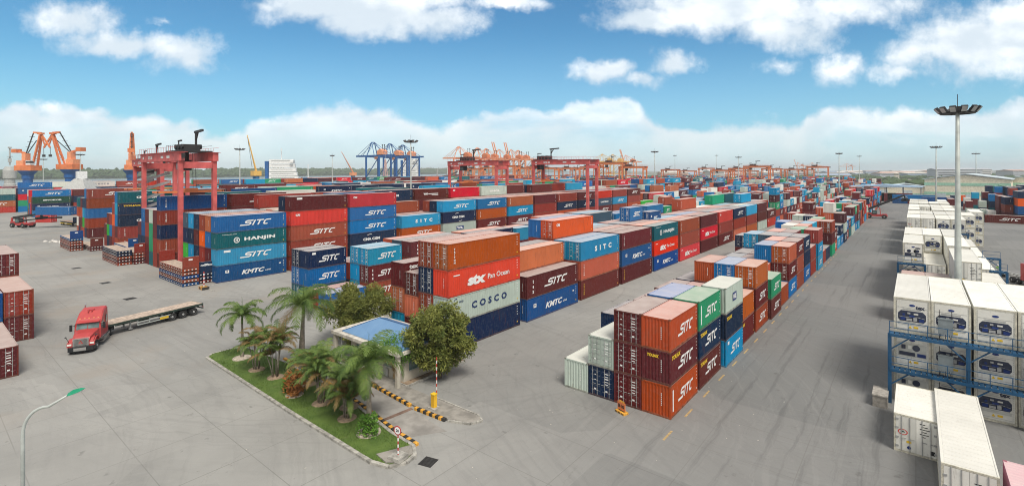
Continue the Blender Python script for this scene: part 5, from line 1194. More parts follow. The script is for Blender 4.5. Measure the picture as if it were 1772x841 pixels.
# reach stackers
def make_reach(label, loc, rz, lift=24, length=11.5, carry=False):
    t = thing('reach_stacker', label, 'reach stacker', loc, rz, 'red reach stackers')   # +X forward
    b = MB(); b.prism([(-3.6, .9), (3.4, .75), (3.4, 1.5), (1.2, 1.7), (-.4, 1.75), (-2.2, 2.25), (-3.6, 2.2)], -.9, .9); b.build('body', [MTR], t)
    c = MB(); c.box(-1.7, -1.5, 1.6, .1, -.1, 1.75); cp = MB(); cp.prism([(-1.6, 1.75), (-.1, 1.75), (.1, 2.3), (-.25, 3.2), (-1.6, 3.2)], -1.0, .7); cb_ = cp.build('operator_cab', [MBK], t)
    gl = MB(); gl.prism([(-1.45, 2.0), (-.15, 2.0), (-.02, 2.35), (-.35, 3.05), (-1.45, 3.05)], -1.03, .73); gl.build('window', [MCAB], cb_)
    for s in (-1, 1):
        for q in (0, .72): wheel('wheel', t, 2.4, s*(.95+q*.9), .85, .85, .55)
        wheel('wheel', t, -2.6, s*1.05, .85, .85, .55)
        f = MB(); f.prism([(1.4, 1.2), (1.7, 1.82), (3.1, 1.82), (3.4, 1.2)], min(s*.95, s*1.85), max(s*.95, s*1.85)); f.build('mudguard', [MTR], t)
    bk = MB()
    for s in (-1, 1): bk.bar((-3.2, s*.7, 1.9), (-3.3, s*.55, 3.5), .35, .5); bk.bar((1.2, s*.5, 1.5), (-1.2+2.3*math.cos(R(lift)), s*.3, 3.4+2.3*math.sin(R(lift))), .22)
    bk.build('boom_support', [MTR], t)
    a = R(lift); p0 = Vector((-3.3, 0, 3.4)); p1 = p0 + Vector((math.cos(a), 0, math.sin(a)))*length*.62; p2 = p0 + Vector((math.cos(a), 0, math.sin(a)))*length
    bo = MB(); bo.bar(p0, p1, .75, .85); bo.bar(p1 - Vector((.5, 0, .2)), p2, .55, .62); bo.build('boom', [MBK], t)
    sp = MB(); e = p2 + Vector((.2, 0, -1.2)); sp.bar(p2, e, .5); hl = 6.0 if carry else 3.2
    sp.box(e.x-.9, -1.4, e.z-.5, e.x+.9, 1.4, e.z+.1); sp.box(e.x-.35, -hl, e.z-.75, e.x+.35, hl, e.z-.4); sp.box(e.x-1.2, -hl, e.z-1.0, e.x+1.2, -hl+.35, e.z-.4); sp.box(e.x-1.2, hl-.35, e.z-1.0, e.x+1.2, hl, e.z-.4); sp.build('spreader', [MBK], t)
    n = MB()
    for x in (-3.55,): n.box(-3.68, -.8, 1.0, -3.6, .8, 2.1)
    n.build('counterweight', [MTR], t); return t
x, y = -12.0, 243.5; make_reach('red reach stacker with raised black boom at the end of the aisle', (x, y, 0), R(0), 27, 13.5)
x, y = at(38, 175); make_reach('red reach stacker at the far left working beside blue boxes', (x, y, 0), R(32), 8, 11, True)
for i, (u, fw, w_) in enumerate([(35, 172, 'left'), (72, 170, 'right')]):
    x, y = at(u, fw)
    c_ = dict(x=x+WID/2, y=y-3, z=3.2 if i == 0 else 2.7, L=F40 if i == 0 else F20, H=SH, c='bl', l='S', d=False, t=0, blk='x', rz=math.pi/2-.4)
x, y = at(22, 168); c_ = dict(x=x+6, y=y+4, z=4.6, L=F40, H=HC, c='bl', l='', d=False, t=0, blk='x', rz=R(-52)); place_container(c_, False, 'blue container held in the air by the far left reach stacker', None)
x, y = at(62, 190); c_ = dict(x=x, y=y, z=0, L=F20, H=HC, c='rd', l='', d=False, t=0, blk='x', rz=R(-52)); place_container(c_, False, 'small red container standing behind the far left reach stacker', None)
make_reach('far red reach stacker among the boxes right of centre', (-52, 420, 0), R(0), 24, 12)
# trailer chassis parked at the left and the red truck at the right edge
def parked_trailer(label, loc, rz, front='nv'):
    t = thing('parked_trailer', label, 'trailer', loc, rz, 'parked flatbed trailers at the left')
    d = MB(); 
    for k in range(8): d.box(-6, -1.2+k*.3, 1.3, 6, -1.2+k*.3+.28, 1.4)
    d.build('deck', [material('muddy_deck', (.30,.20,.15), .85, var=.3)], t)
    c = MB(); c.box(-6, -1.24, 1.05, 6, -1.2, 1.4); c.box(-6, 1.2, 1.05, 6, 1.24, 1.4); c.box(-5.8, -.6, .8, 5.8, -.45, 1.3); c.box(-5.8, .45, .8, 5.8, .6, 1.3); c.build('chassis', [MDG], t)
    for x in (-5, -3.7, 3.5, 4.8):
        for s in (-1, 1): wheel('wheel', t, x, s*.95, .5, .5, .5)
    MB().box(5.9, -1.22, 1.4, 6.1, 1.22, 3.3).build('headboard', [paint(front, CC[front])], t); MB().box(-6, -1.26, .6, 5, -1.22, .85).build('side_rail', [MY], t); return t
parked_trailer('flatbed trailer with a blue headboard parked left of the folded racks', (*at(122, 182), 0), R(8)); parked_trailer('second flatbed trailer parked behind the first with a brown load bed', (*at(150, 176), 0), R(8), 'kb')
t = thing('red_truck', 'red truck cab and bare trailer frame cut by the right picture edge', 'truck', (15.6, 116.5, 0), R(-62))
b = MB(); b.box(-1.2, -1.25, .9, 3.0, 1.25, 3.7); b.prism([(3.0, .9), (3.6, .9), (3.5, 2.4), (3.0, 3.5)], -1.2, 1.2); b.build('cab', [MTR], t)
b = MB(); b.box(-11, -.5, .9, -1.2, -.36, 1.25); b.box(-11, .36, .9, -1.2, .5, 1.25)
for k in range(6): b.box(-11+k*1.9, -1.2, 1.0, -10.8+k*1.9, 1.2, 1.2)
b.build('trailer_frame', [MCG], t)
for x in (2.6, -1.9, -3.2, -9.4, -8.1):
    for s in (-1, 1): wheel('wheel', t, x, s*.98, .52, .52, .45)
MB().box(3.02, -1.0, 2.2, 3.62, 1.0, 3.0).build('windscreen', [MCAB], t)
for s in (-1, 1): MB().box(2.9, min(s*1.4, s*1.6), 2.0, 3.0, max(s*1.4, s*1.6), 2.8).build('mirror', [MBK], t)
t = thing('small_pickup', 'small pale pickup parked near the far end of the aisle', 'car', (-30, 330, 0), R(20))
b = MB(); b.prism([(-2.4, .4), (2.4, .4), (2.4, .95), (1.3, 1.1), (.7, 1.7), (-.6, 1.7), (-.8, 1.1), (-2.4, 1.1)], -.85, .85); b.build('body', [MCW], t); MB().prism([(1.15, 1.15), (.65, 1.62), (-.5, 1.62), (-.6, 1.15)], -.87, .87).build('window', [MGL], t)
for x in (-1.5, 1.5):
    for s in (-1, 1): wheel('wheel', t, x, s*.8, .36, .36, .22)
# ------------------------------------------------------------------ folded flat racks, lying across the row ends
def flat_parts(t, walls, col, deck=True):
    """slots: X length 12.19, Y 2.44"""
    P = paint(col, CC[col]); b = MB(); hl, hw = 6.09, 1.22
    for s in (-1, 1): b.box(-hl, min(s*hw, s*(hw-.14)), .08, hl, max(s*hw, s*(hw-.14)), .16); b.box(-hl, min(s*hw, s*(hw-.14)), .44, hl, max(s*hw, s*(hw-.14)), .54)
    for k in range(13): x = -hl+.1+k*(2*hl-.2)/12; b.box(x-.07, -hw+.01, .1, x+.07, hw-.01, .5)
    for s in (-1, 1):
        for q in (-1, 1): b.box(min(s*hl, s*(hl-.3)), min(q*(hw+.01), q*(hw-.25)), 0, max(s*hl, s*(hl-.3)), max(q*(hw+.01), q*(hw-.25)), .6)
    b.box(-hl+.1, -hw+.15, .40, hl-.1, hw-.15, .5); o = b.build('base', [P], t)
    p = MB(); r_ = random.Random(col)
    for k in range(14): x = -hl+.5+k*.86; p.box(x, -hw-.012, .2, x+.14+.1*r_.random(), -hw-.002, .36)
    for k in range(4): p.box(hl+.002, -1.0+k*.55, .2, hl+.012, -.8+k*.55, .36)
    p.build('marking', [MW], o)
    if deck:
        d = MB()
        for k in range(10): d.box(-hl+.35, -hw+.16+k*.214, .5, hl-.35, -hw+.16+k*.214+.2, .56)
        d.build('deck', [MDECK], t)
    for s in walls:
        w_ = MB(); x0, x1 = sorted((s*hl, s*(hl-.16))); w_.box(x0, -hw, .6, x0+.16, hw, 2.5)
        for k in range(8): w_.box(x0+(.16 if s < 0 else -.03), -hw+.1+k*.3, .7, x0+(.19 if s < 0 else 0), -hw+.28+k*.3, 2.4)
        e = w_.build('end_wall', [P], t); MB().box(x0+(.16 if s > 0 else -.02), -.35, 1.9, x0+(.18 if s > 0 else 0), .25, 2.15).build('marking', [MW], e)
def flat_stack(x, y, cols, walls, name, letter=None):
    z = 0
    for i, c in enumerate(cols):
        top = i == len(cols)-1
        t = thing('folded_flat_rack', f"{CN[c]} flat rack {'with raised end wall atop' if top and walls else ('topmost in' if top else ['lowest in', 'second in', 'third in', 'fourth in', 'fifth in', 'sixth in'][min(i, 5)])} {name}", 'flat rack', (x, y, z), 0, 'stacked folded flat racks')
        flat_parts(t, walls if top else (), c, top); z += .62
        if top and letter:
            v, f = fill(TG['dry'], 1.9, .3); MB().add([(6.10, p, 1.9+q) for p, q in v], f).build('lettering', [MW], t, fix=False)
flat_stack(-103.4, 30.9, ['kb', 'br', 'kb', 'br', 'br'], (1, -1), 'pile nearest the camera')
flat_stack(-103.9, 33.45-.0, ['ma', 'nv', 'nv'], (1,), 'pile against the left block', True)
flat_stack(-136.2, 29.3, ['br', 'ma', 'br', 'nv', 'nv'], (), 'pile left of the nearest one')
flat_stack(-135.5, 31.95, ['ma', 'ma', 'br', 'br'], (1,), 'pile directly behind the uncovered pile')
flat_stack(-169.5, 27.3, ['br', 'ma', 'br', 'br', 'kb'], (1,), 'pile before the second quay block')
flat_stack(-165.6, 30.4, ['ma', 'ma'], (1,), 'low pile beside the second quay block')
flat_stack(-146.2, 33.4, ['nv', 'kb', 'nv', 'kb'], (1,), 'blue pile in the gantry lane')
flat_stack(-149.5, 36.4, ['kb', 'kb', 'nv'], (-1, 1), 'blue pile deeper in')
# ------------------------------------------------------------------ people
MSKIN = material('skin', (.42,.24,.16), .6); MVEST = material('hi_vis', (.30,.55,.10), .7); MPANT = material('dark_trousers', (.03,.04,.06), .8); MHELM = material('helmet_white', (.8,.8,.8), .4); MHAIR = material('hair_black', (.015,.012,.01), .7); MSHO = material('boot', (.02,.02,.02), .7)
def person(label, loc, rz, shirt, step=.22):
    t = thing('person', label, 'person', loc, rz, 'people walking in the right-hand yard')   # faces +Y
    me = bpy.data.meshes.new('person_body'); V = [(0, 0, .98), (0, .01, 1.22), (0, 0, 1.44), (0, .01, 1.53), (0, .03, 1.63), (0, .02, 1.74)]; E = [(0, 1), (1, 2), (2, 3), (3, 4), (4, 5)]; Rr = [(.15, .11), (.145, .10), (.15, .09), (.055, .055), (.085, .10), (.05, .06)]
    def add(p, r, to): V.append(p); Rr.append((r, r)); E.append((to, len(V)-1)); return len(V)-1
    for s in (-1, 1):
        k = add((s*.09, 0, .90), .10, 0); k = add((s*.10, s*step*.5, .50), .065, k); k = add((s*.10, s*step, .10), .042, k); add((s*.11, s*step+.14, .045), .035, k)
        k = add((s*.20, 0, 1.42), .055, 2); k = add((s*.26, -s*step*.4, 1.14), .043, k); k = add((s*.25, -s*step*.4+.12, .90), .033, k)
        h = add((s*.25, -s*step*.4+.17, .83), .03, k)
        for q in range(4): add((s*.25+(q-1.5)*.018, -s*step*.4+.22, .76+.006*q), .008, h)
        add((s*.22, -s*step*.4+.22, .82), .009, h)
    me.from_pydata(V, E, []); me.materials.append(MSKIN)
    o = link('body', me, t); sk = o.modifiers.new('skin', 'SKIN'); me.skin_vertices[0].data[0].use_root = True
    for v, r in zip(me.skin_vertices[0].data, Rr): v.radius = r
    ss = o.modifiers.new('sub', 'SUBSURF'); ss.levels = ss.render_levels = 1
    j = MB(); j.lathe([(.17, .95), (.165, 1.15), (.175, 1.38), (.12, 1.47), (.07, 1.5)], 14); j.x = Matrix.Identity(4)
    for s in (-1, 1): j.tube([(s*.17, 0, 1.43), (s*.23, -s*step*.25, 1.25), (s*.265, -s*step*.42, 1.12)], [.07, .06, .055], 10)
    j.build('jacket', [shirt], t, smooth=True)
    p = MB(); p.lathe([(.13, .84), (.165, .9), (.17, 1.0)], 14)
    for s in (-1, 1): p.tube([(s*.09, 0, .92), (s*.10, s*step*.5, .5), (s*.10, s*step, .10)], [.115, .085, .065], 10)
    p.build('trousers', [MPANT], t, smooth=True)
    for s in (-1, 1): b = MB(); b.box(s*.11-.045, s*step-.07, 0, s*.11+.045, s*step+.2, .1); b.build('boot', [MSHO], t)
    h = MB(); h.lathe([(.135, 1.70), (.125, 1.72), (.12, 1.78), (.08, 1.85), (.02, 1.87)], 14); h.build('helmet', [MHELM], t, smooth=True)
    f = MB()
    for s in (-1, 1): f.cbox(s*.035, .128, 1.66, .02, .012, .012)
    f.cbox(0, .125, 1.585, .045, .01, .01); f.build('eyes_and_mouth', [MHAIR], t)
    MB().prism([(.11, 1.61), (.15, 1.61), (.12, 1.66)], -.012, .012, axis='X').build('nose', [MSKIN], t)
    for s in (-1, 1): MB().cbox(s*.09, .02, 1.64, .02, .04, .06).build('ear', [MSKIN], t)
person('person in green vest and white helmet walking beyond the blue rack', (12.1, 126.7, 0), R(40), MVEST)
person('person in pale jacket and dark trousers standing near the small blue container', (8.7, 216.2, 0), R(-60), material('pale_jacket', (.55,.55,.45), .7), .12)
# ------------------------------------------------------------------ planted island, lane kerbs, gate house
def grass_mat():
    m = bpy.data.materials.new('turf'); m.use_nodes = True; nt = m.node_tree; b = nt.nodes['Principled BSDF']; t = NT(nt)
    P = t.node('ShaderNodeNewGeometry').outputs['Position']
    c = t.mix(t.ramp(t.noise(P, .7, 6, .7), .3, .7), (.068, .125, .018), (.125, .195, .035)); c = t.mix(t.m('MULTIPLY', t.ramp(t.noise(P, .45, 5, .7), .55, .75), .6), c, (.19, .17, .08)); c = t.mix(t.m('MULTIPLY', t.noise(P, 14, 4, .7), .5), c, (.04, .075, .012))
    t.set(b.inputs['Base Color'], c); b.inputs['Roughness'].default_value = .95
    bp = t.node('ShaderNodeBump'); bp.inputs['Strength'].default_value = .8; t.set(bp.inputs['Height'], t.noise(P, 18, 4, .8)); t.t.links.new(bp.outputs[0], b.inputs['Normal']); return m
MGT = grass_mat(); MKC = material('kerb_stone', (.34,.33,.30), .85, var=.35, scale=2.5); MPV = material('old_paving', (.26,.245,.22), .85, var=.25, scale=1.2); MYK = material('kerb_yellow', (.66,.34,.05), .65, var=.35, scale=4); MBKK = material('kerb_black', (.035,.034,.032), .7, var=.3, scale=4)
MEA = material('bare_earth', (.27,.20,.14), .95, var=.3, scale=4); MRC = material('rubble_edge', (.40,.35,.29), .9, var=.35, scale=5)
isl = [(-58.2, 19.9), (-58.9, 20.6), (-58.9, 22.7), (-57.6, 23.8), (-50, 24.35), (-42.6, 24.1), (-36, 23.4), (-30.5, 22.6), (-27.9, 22.5), (-26.9, 21.8), (-26.7, 20.9), (-27.2, 19.9), (-28.6, 19.5), (-40, 19.55)]
def inset(poly, d):
    c = Vector((sum(p[0] for p in poly)/len(poly), sum(p[1] for p in poly)/len(poly))); out = []; n = len(poly)
    for i in range(n):
        a, b, p = Vector(poly[i-1]), Vector(poly[(i+1) % n]), Vector(poly[i]); t_ = (b-a).normalized(); nn = Vector((-t_.y, t_.x)); 
        if nn.dot(c-p) < 0: nn = -nn
        out.append(tuple(p+nn*d))
    return out
def kerb_ring(name, poly, w_, h, mats, mat_fn=None, step=.75, closed=True, parent=None, z0=0.):
    """kerb of separate stones along a path"""
    pts = []; n = len(poly)
    for i in range(n if closed else n-1):
        a, b = Vector(poly[i]), Vector(poly[(i+1) % n]); m = max(1, round((b-a).length/step)); pts += [a.lerp(b, k/m) for k in range(m)]
    if not closed: pts.append(Vector(poly[-1]))
    mb = MB(); r_ = random.Random(len(pts))
    for i in range(len(pts) if closed else len(pts)-1):
        a, b = pts[i], pts[(i+1) % len(pts)]; d = (b-a); 
        if d.length < 1e-3: continue
        d.normalize(); nn = Vector((-d.y, d.x))*w_/2; e = d*.012; hh = h+r_.uniform(-.008, .008)
        q = [a-nn+e, b-nn-e, b+nn-e, a+nn+e]; q2 = [p.lerp((a+b)/2, .03) for p in q]
        o = len(mb.v); mb.add([(p.x, p.y, z0) for p in q] + [(p.x, p.y, z0+hh-.02) for p in q] + [(p.x, p.y, z0+hh) for p in q2], [(0,1,5,4),(1,2,6,5),(2,3,7,6),(3,0,4,7),(4,5,9,8),(5,6,10,9),(6,7,11,10),(7,4,8,11),(8,9,10,11)], mat_fn(i) if mat_fn else 0)
    return mb.build(name, mats, parent)
struct('kerb', kerb_ring('kerb', isl, .26, .17, [MKC]))
gi = inset(isl, .13); gm = bmesh.new(); vs = [gm.verts.new((p[0], p[1], .13)) for p in gi]; gm.faces.new(vs); bmesh.ops.triangulate(gm, faces=gm.faces); bmesh.ops.subdivide_edges(gm, edges=gm.edges, cuts=6, use_grid_fill=True)
for v in gm.verts:
    if not v.is_boundary: v.co.z += .05*math.sin(v.co.x*.9)*math.cos(v.co.y*1.7)+.05
bmesh.ops.recalc_face_normals(gm, faces=gm.faces); me = bpy.data.meshes.new('turf_bed'); gm.to_mesh(me); gm.free(); me.materials.append(MGT)
for p in me.polygons:
    if p.normal.z < 0: p.flip()
struct('turf_bed', link('turf_bed', me))
gb = MB(); gr_ = random.Random(2)
def inpoly(x, y, poly):
    c = False; n = len(poly)
    for i in range(n):
        x1, y1 = poly[i]; x2, y2 = poly[(i+1) % n]
        if (y1 > y) != (y2 > y) and x < (x2-x1)*(y-y1)/(y2-y1)+x1: c = not c
    return c
k = 0
while k < 9000:
    x, y = gr_.uniform(-59, -26.8), gr_.uniform(19.4, 24.4)
    if not inpoly(x, y, gi): continue
    k += 1; a = gr_.uniform(0, 6.28); h = gr_.uniform(.06, .16); w_ = .022; l = gr_.uniform(-.05, .05)
    gb.add([(x-w_*math.cos(a), y-w_*math.sin(a), .12), (x+w_*math.cos(a), y+w_*math.sin(a), .12), (x+l, y+l, .16+h)], [(0, 1, 2)])
o = gb.build('grass', [MGT], fix=False); tag(o, 'short green grass on the long planted island', 'grass', kind='stuff')
pv_ = MB(); pv_.prism([(-28.9, 20.1), (-27.6, 19.95), (-27.0, 20.5), (-27.0, 21.7), (-27.9, 22.3)], .10, .26, axis='Z'); struct('paving', pv_.build('island_paving', [MPV]))
# yellow and black kerbs of the weighing lane
ya = kerb_ring('striped_kerb', [(-51.5, 24.75), (-42.6, 24.4), (-36, 23.75), (-30.6, 22.95), (-27.8, 22.75)], .26, .2, [MYK, MBKK], lambda i: 1 if (i % 2 and i > 30) else 0, .42, False); tag(ya, 'mostly yellow kerb along the lane side of the grass island', 'striped kerb')
kb_ = kerb_ring('striped_kerb', [(-32.2, 26.15), (-28.8, 26.35)], .28, .22, [MYK, MBKK], lambda i: i % 2, .34, False); tag(kb_, 'yellow and black kerb under the yellow barrier box', 'striped kerb')
kc_ = kerb_ring('striped_kerb', [(-44, 26.95), (-39, 26.65), (-32.9, 26.2)], .28, .22, [MYK, MBKK], lambda i: i % 2, .38, False); tag(kc_, 'yellow and black kerb in front of the gate house', 'striped kerb')
wk = MB(); wk.prism([(-48.5, 27.15), (-39, 26.85), (-32.3, 26.35), (-28.8, 26.5), (-27.0, 27.2), (-26.6, 28.0), (-27.2, 28.4), (-31.5, 28.35), (-36.1, 28.3), (-48.5, 29)], 0, .14, axis='Z'); struct('footway', wk.build('footway', [MPV]))
ed = kerb_ring('footway_kerb', [(-32.2, 28.45), (-27.3, 28.5), (-26.5, 28.05), (-26.9, 27.15), (-28.6, 26.42)], .14, .16, [MKC], None, .6, False); struct('kerb', ed)
# lane slab, drain channel, grates, painted dashes
ls = MB(); ls.add([(-50, 24.95, .004), (-43, 24.6, .004), (-36, 23.95, .004), (-29.2, 23.1, .004), (-27.6, 25.4, .004), (-33, 25.95, .004), (-39, 26.45, .004), (-50, 27, .004)], [tuple(range(8))])
struct('lane_slab', ls.build('lane_slab', [material('worn_lane_concrete', (.30,.285,.265), .8, var=.3, scale=.5)], fix=False))
dc = MB(); dc.prism([(-32.95, 23.45), (-32.6, 23.4), (-32.35, 26.05), (-32.7, 26.1)], .006, .03, axis='Z')
o = dc.build('drain_channel', [material('rusty_channel', (.20,.13,.10), .7, var=.3)], None); tag(o, 'rusty drain channel cover crossing the weighing lane', 'drain cover')
def grate(x, y, a, s, label):
    t = thing('drain_grate', label, 'drain grate', (x, y, 0), a); f = MB(); f.box(-s, -s, .004, s, s, .02); f.build('frame', [MDK], t); b = MB()
    for k in range(8): b.box(-s*.92, -s*.9+k*s*.235, .02, s*.92, -s*.9+k*s*.235+s*.11, .036)
    b.build('bars', [MBKK], t)
grate(-25.7, 21.95, R(15), .5, 'dark square drain grate beside the rounded tip of the grass island')
grate(-95, 22, R(10), .7, 'flat drain cover on the open concrete left of the trailer, nearest one'); grate(-112, 22.5, R(10), .7, 'flat drain cover on the open concrete, middle of three'); grate(-134, 22.3, R(10), .7, 'flat drain cover on the open concrete, farthest of three'); grate(-42.8, 66.5, R(30), .5, 'small drain cover in the lane between the central and aisle blocks')
MYD = material('faded_yellow_paint', (.42,.30,.14), .8, var=.3, scale=5)
dash = MB()
for k in range(24): y = 34.2+k*4.3; x = -14.35; dash.add([(x-.08, y, .005), (x+.08, y, .005), (x+.08, y+1.6, .005), (x-.08, y+1.6, .005)], [(0, 1, 2, 3)])
struct('painted_line', dash.build('painted_line', [MYD], fix=False))
kl = MB(); kl.box(-95.3, 32.1, 0, -94.9, 75, .06); kl.box(-97.2, 31.7, 0, -90.0, 31.95, .05); struct('concrete_strip', kl.build('concrete_strip', [MKC]))
# ---- gate house
MHW = material('house_render', (.50,.47,.40), .85, var=.15, scale=.8); MFA = material('fascia', (.55,.52,.46), .8, var=.25, scale=2)
MBRF = bpy.data.materials.new('blue_roof_sheet'); MBRF.use_nodes = True; t_ = NT(MBRF.node_tree); b_ = MBRF.node_tree.nodes['Principled BSDF']; P_ = t_.node('ShaderNodeTexCoord').outputs['Object']
wv = t_.node('ShaderNodeTexWave', wave_type='BANDS', bands_direction='X'); t_.set(wv.inputs['Vector'], P_); wv.inputs['Scale'].default_value = 1.6
t_.set(b_.inputs['Base Color'], t_.mix(t_.m('MULTIPLY', t_.noise(P_, .9, 5), .8), t_.mix(t_.ramp(wv.outputs['Fac'], .85, 1.), (.09, .22, .44), (.06, .15, .30)), (.20, .34, .52))); b_.inputs['Roughness'].default_value = .38
bpn = t_.node('ShaderNodeBump'); bpn.inputs['Strength'].default_value = .5; t_.set(bpn.inputs['Height'], wv.outputs['Fac']); t_.t.links.new(bpn.outputs[0], b_.inputs['Normal'])
gh = thing('gate_house', 'small gate house with a blue hipped roof among the trees', 'building', (-40.9, 30.5, 0))
def wall_with_holes():
    m = MB()
    m.box(-4.3, -1.9, 0, 3.9, -1.75, .95); m.box(-4.3, -1.9, 2.15, 3.9, -1.75, 3.0)
    for a, b in ((-4.3, -3.6), (-2.2, -1.4), (.2, 1.0), (2.6, 3.9)): m.box(a, -1.9, .95, b, -1.75, 2.15)
    m.box(3.9, -1.9, 0, 4.05, 2.1, .95); m.box(3.9, -1.9, 2.15, 4.05, 2.1, 3.0)
    for a, b in ((-1.9, -1.3), (-.1, .6), (1.6, 2.1)): m.box(3.9, a, .95, 4.05, b, 2.15)
    m.box(-4.3, 1.95, 0, 3.9, 2.1, 3.0); m.box(-4.45, -1.9, 0, -4.3, 2.1, 3.0); m.box(-4.3, -1.75, 0, 3.9, 1.95, .12); return m
wll = wall_with_holes().build('walls', [MHW], gh)
for (x0, x1) in ((-3.6, -2.2), (-1.4, .2), (1.0, 2.6)):
    f = MB(); f.box(x0, -1.86, .95, x1, -1.80, 1.02); f.box(x0, -1.86, 2.08, x1, -1.80, 2.15); f.box(x0, -1.86, 1.02, x0+.07, -1.8, 2.08); f.box(x1-.07, -1.86, 1.02, x1, -1.8, 2.08); f.box((x0+x1)/2-.03, -1.86, 1.02, (x0+x1)/2+.03, -1.8, 2.08)
    w_ = f.build('window', [MCW], gh); MB().box(x0+.07, -1.84, 1.02, x1-.07, -1.82, 2.08).build('pane', [MCAB], w_)
for (a, b) in ((-1.3, -.1), (.6, 1.6)):
    f = MB(); f.box(3.94, a, .95, 4.0, b, 1.02); f.box(3.94, a, 2.08, 4.0, b, 2.15); f.box(3.94, a, 1.02, 4.0, a+.06, 2.08); f.box(3.94, b-.06, 1.02, 4.0, b, 2.08); w_ = f.build('window', [MCW], gh); MB().box(3.96, a+.06, 1.02, 3.98, b-.06, 2.08).build('pane', [MCAB], w_)
ac = MB(); ac.box(3.2, -2.25, 1.0, 3.85, -1.92, 1.5); ac.box(1.1, -2.0, .15, 1.8, -1.93, .9); ac.build('air_conditioner', [MCG], gh); gp = MB(); gp.tube([(-4.5, -2.95, 2.98), (-4.5, -2.95, .1)], .05, 6); gp.tube([(4.75, 2.2, 3.0), (4.2, 2.2, 2.8), (4.2, 2.2, .1)], .05, 6); gp.build('drainpipe', [MST], gh)
cp = MB(); cp.box(-6.0, -3.2, 3.0, 4.9, 3.1, 3.3); cp.build('canopy_slab', [MFA], gh)
for (x, y) in ((-5.6, -2.9), (-1, -2.9), (4.5, -2.9), (-5.6, 2.7)): MB().box(x-.17, y-.17, 0, x+.17, y+.17, 3.0).build('column', [MHW], gh)
rf = MB(); x0, x1, y0, y1, z0, z1 = -4.8, 4.7, -2.7, 2.8, 3.34, 4.5; ra, rb_ = (-2.3, .05, z1), (2.2, .05, z1)
rf.add([(x0,y0,z0),(x1,y0,z0),(x1,y1,z0),(x0,y1,z0),ra,rb_], [(0,1,5,4),(1,2,5),(2,3,4,5),(3,0,4),(0,3,2,1)]); rf.build('roof', [MBRF], gh)
rg_ = MB(); rg_.tube([ra, rb_], .07, 6)
for p, q in (((x0,y0,z0), ra), ((x0,y1,z0), ra), ((x1,y0,z0), rb_), ((x1,y1,z0), rb_)): rg_.tube([p, q], .05, 6)
rg_.build('ridge_cap', [material('ridge_blue', (.05,.12,.26), .5)], gh); MB().box(2.4, 1.3, 4.0, 2.55, 1.45, 4.7).build('vent_pipe', [MTR], gh)
pe = MB(); pe.prism([(-38.0, 28.45), (-36.1, 28.4), (-36.2, 30.2), (-36.35, 35.8), (-38.1, 36.2)], .01, .16, axis='Z'); struct('planter_bed', pe.build('planter_bed', [MEA])); struct('kerb', kerb_ring('kerb', [(-38.0, 28.35), (-36.0, 28.3), (-36.2, 35.8), (-38.1, 36.3)], .14, .2, [MKC], None, .8, False))
# ---- barrier, signs, posts
t = thing('parking_barrier', 'yellow barrier box with a raised red and white arm', 'barrier', (-31.0, 27.1, 0))
MB().box(-.19, -.16, .14, .19, .16, 1.22).build('cabinet', [material('barrier_yellow', (.80,.47,.03), .45)], t); MB().box(-.22, -.19, 1.22, .22, .19, 1.3).build('lid', [MY], t); MB().box(-.4, -.35, .14, .4, .35, .2).build('base', [MKC], t)
am = MB(); am.x = Matrix.Translation((.1, .2, 1.0))
for k in range(12): am.box(-.04, -.02, k*.27, .04, .02, (k+1)*.27, k % 2)
am.build('arm', [MW, material('arm_red', (.55,.06,.04), .5)], t)
def striped_post(mb, h, r, n, z0=0):
    for k in range(n): mb.lathe([(r, z0+h*k/n), (r, z0+h*(k+1)/n)], 10, k % 2)
t = thing('speed_limit_sign', 'round speed limit sign on a red and white post at the island tip', 'road sign', (-27.35, 20.75, .1), R(12))
p = MB(); striped_post(p, 1.7, .045, 8); p.build('post', [MW, MTR], t); d = MB(); d.x = Matrix.Translation((0, -.05, 2.0)) @ Matrix.Rotation(R(90), 4, 'X'); d.lathe([(.31, -.012), (.31, .012)], 28); dd_ = d.build('disc', [MTR], t)
d = MB(); d.x = Matrix.Translation((0, -.066, 2.0)) @ Matrix.Rotation(R(90), 4, 'X'); d.lathe([(.235, -.003), (.235, .003)], 28); d.build('face', [MW], dd_)
tg('n20', '20', 1, .04); v, f = fill(TG['n20'], .26, .2); MB().add([(a, -.072, 2.0+b) for a, b in v], f).build('digits', [MBK], dd_, fix=False)
cb2 = MB(); cb2.prism([(-.5, -.45), (.5, -.5), (.55, .4), (-.4, .5)], .1, .36, axis='Z'); o = cb2.build('concrete_footing', [MKC], t)
t = thing('block_marker', 'orange B10 marker board on a striped foot before the aisle block', 'sign', (-18.6, 36.0, 0), R(-18))
bq = MB(); bq.prism([(-.5, 0), (.5, 0), (.5, .16), (-.5, .16)], -.25, .25); 
for k in range(6): bq.box(-.5+k*.167, -.256, .01, -.5+k*.167+.083, -.251, .15, 1)
bq.build('foot', [MYK, MBKK], t); MB().box(-.42, -.05, .25, .42, .0, .86).build('board', [MO], t); MB().box(-.30, -.04, .16, .30, -.01, .25).build('stem', [MBKK], t); MB().box(-.25, -.04, .86, .3, .0, .98).build('top_plate', [MYK], t)
v, f = fill(TG['B10'], .66, .3); MB().add([(a, -.056, .55+b) for a, b in v], f).build('lettering', [MBK], t, fix=False)
t = thing('corner_post', 'red and white warning post on a striped concrete foot by the left block', 'post', (-93.0, 31.4, 0))
p = MB(); striped_post(p, 2.5, .09, 8, .4); p.build('post', [MW, MTR], t); p = MB()
for k in range(6): p.prism([(-.9+k*.3, -.5), (-.6+k*.3, -.5), (-.6+k*.3, .5), (-.9+k*.3, .5)], 0, .42, k % 2, axis='Z')
p.build('foot', [MYK, MBKK], t)
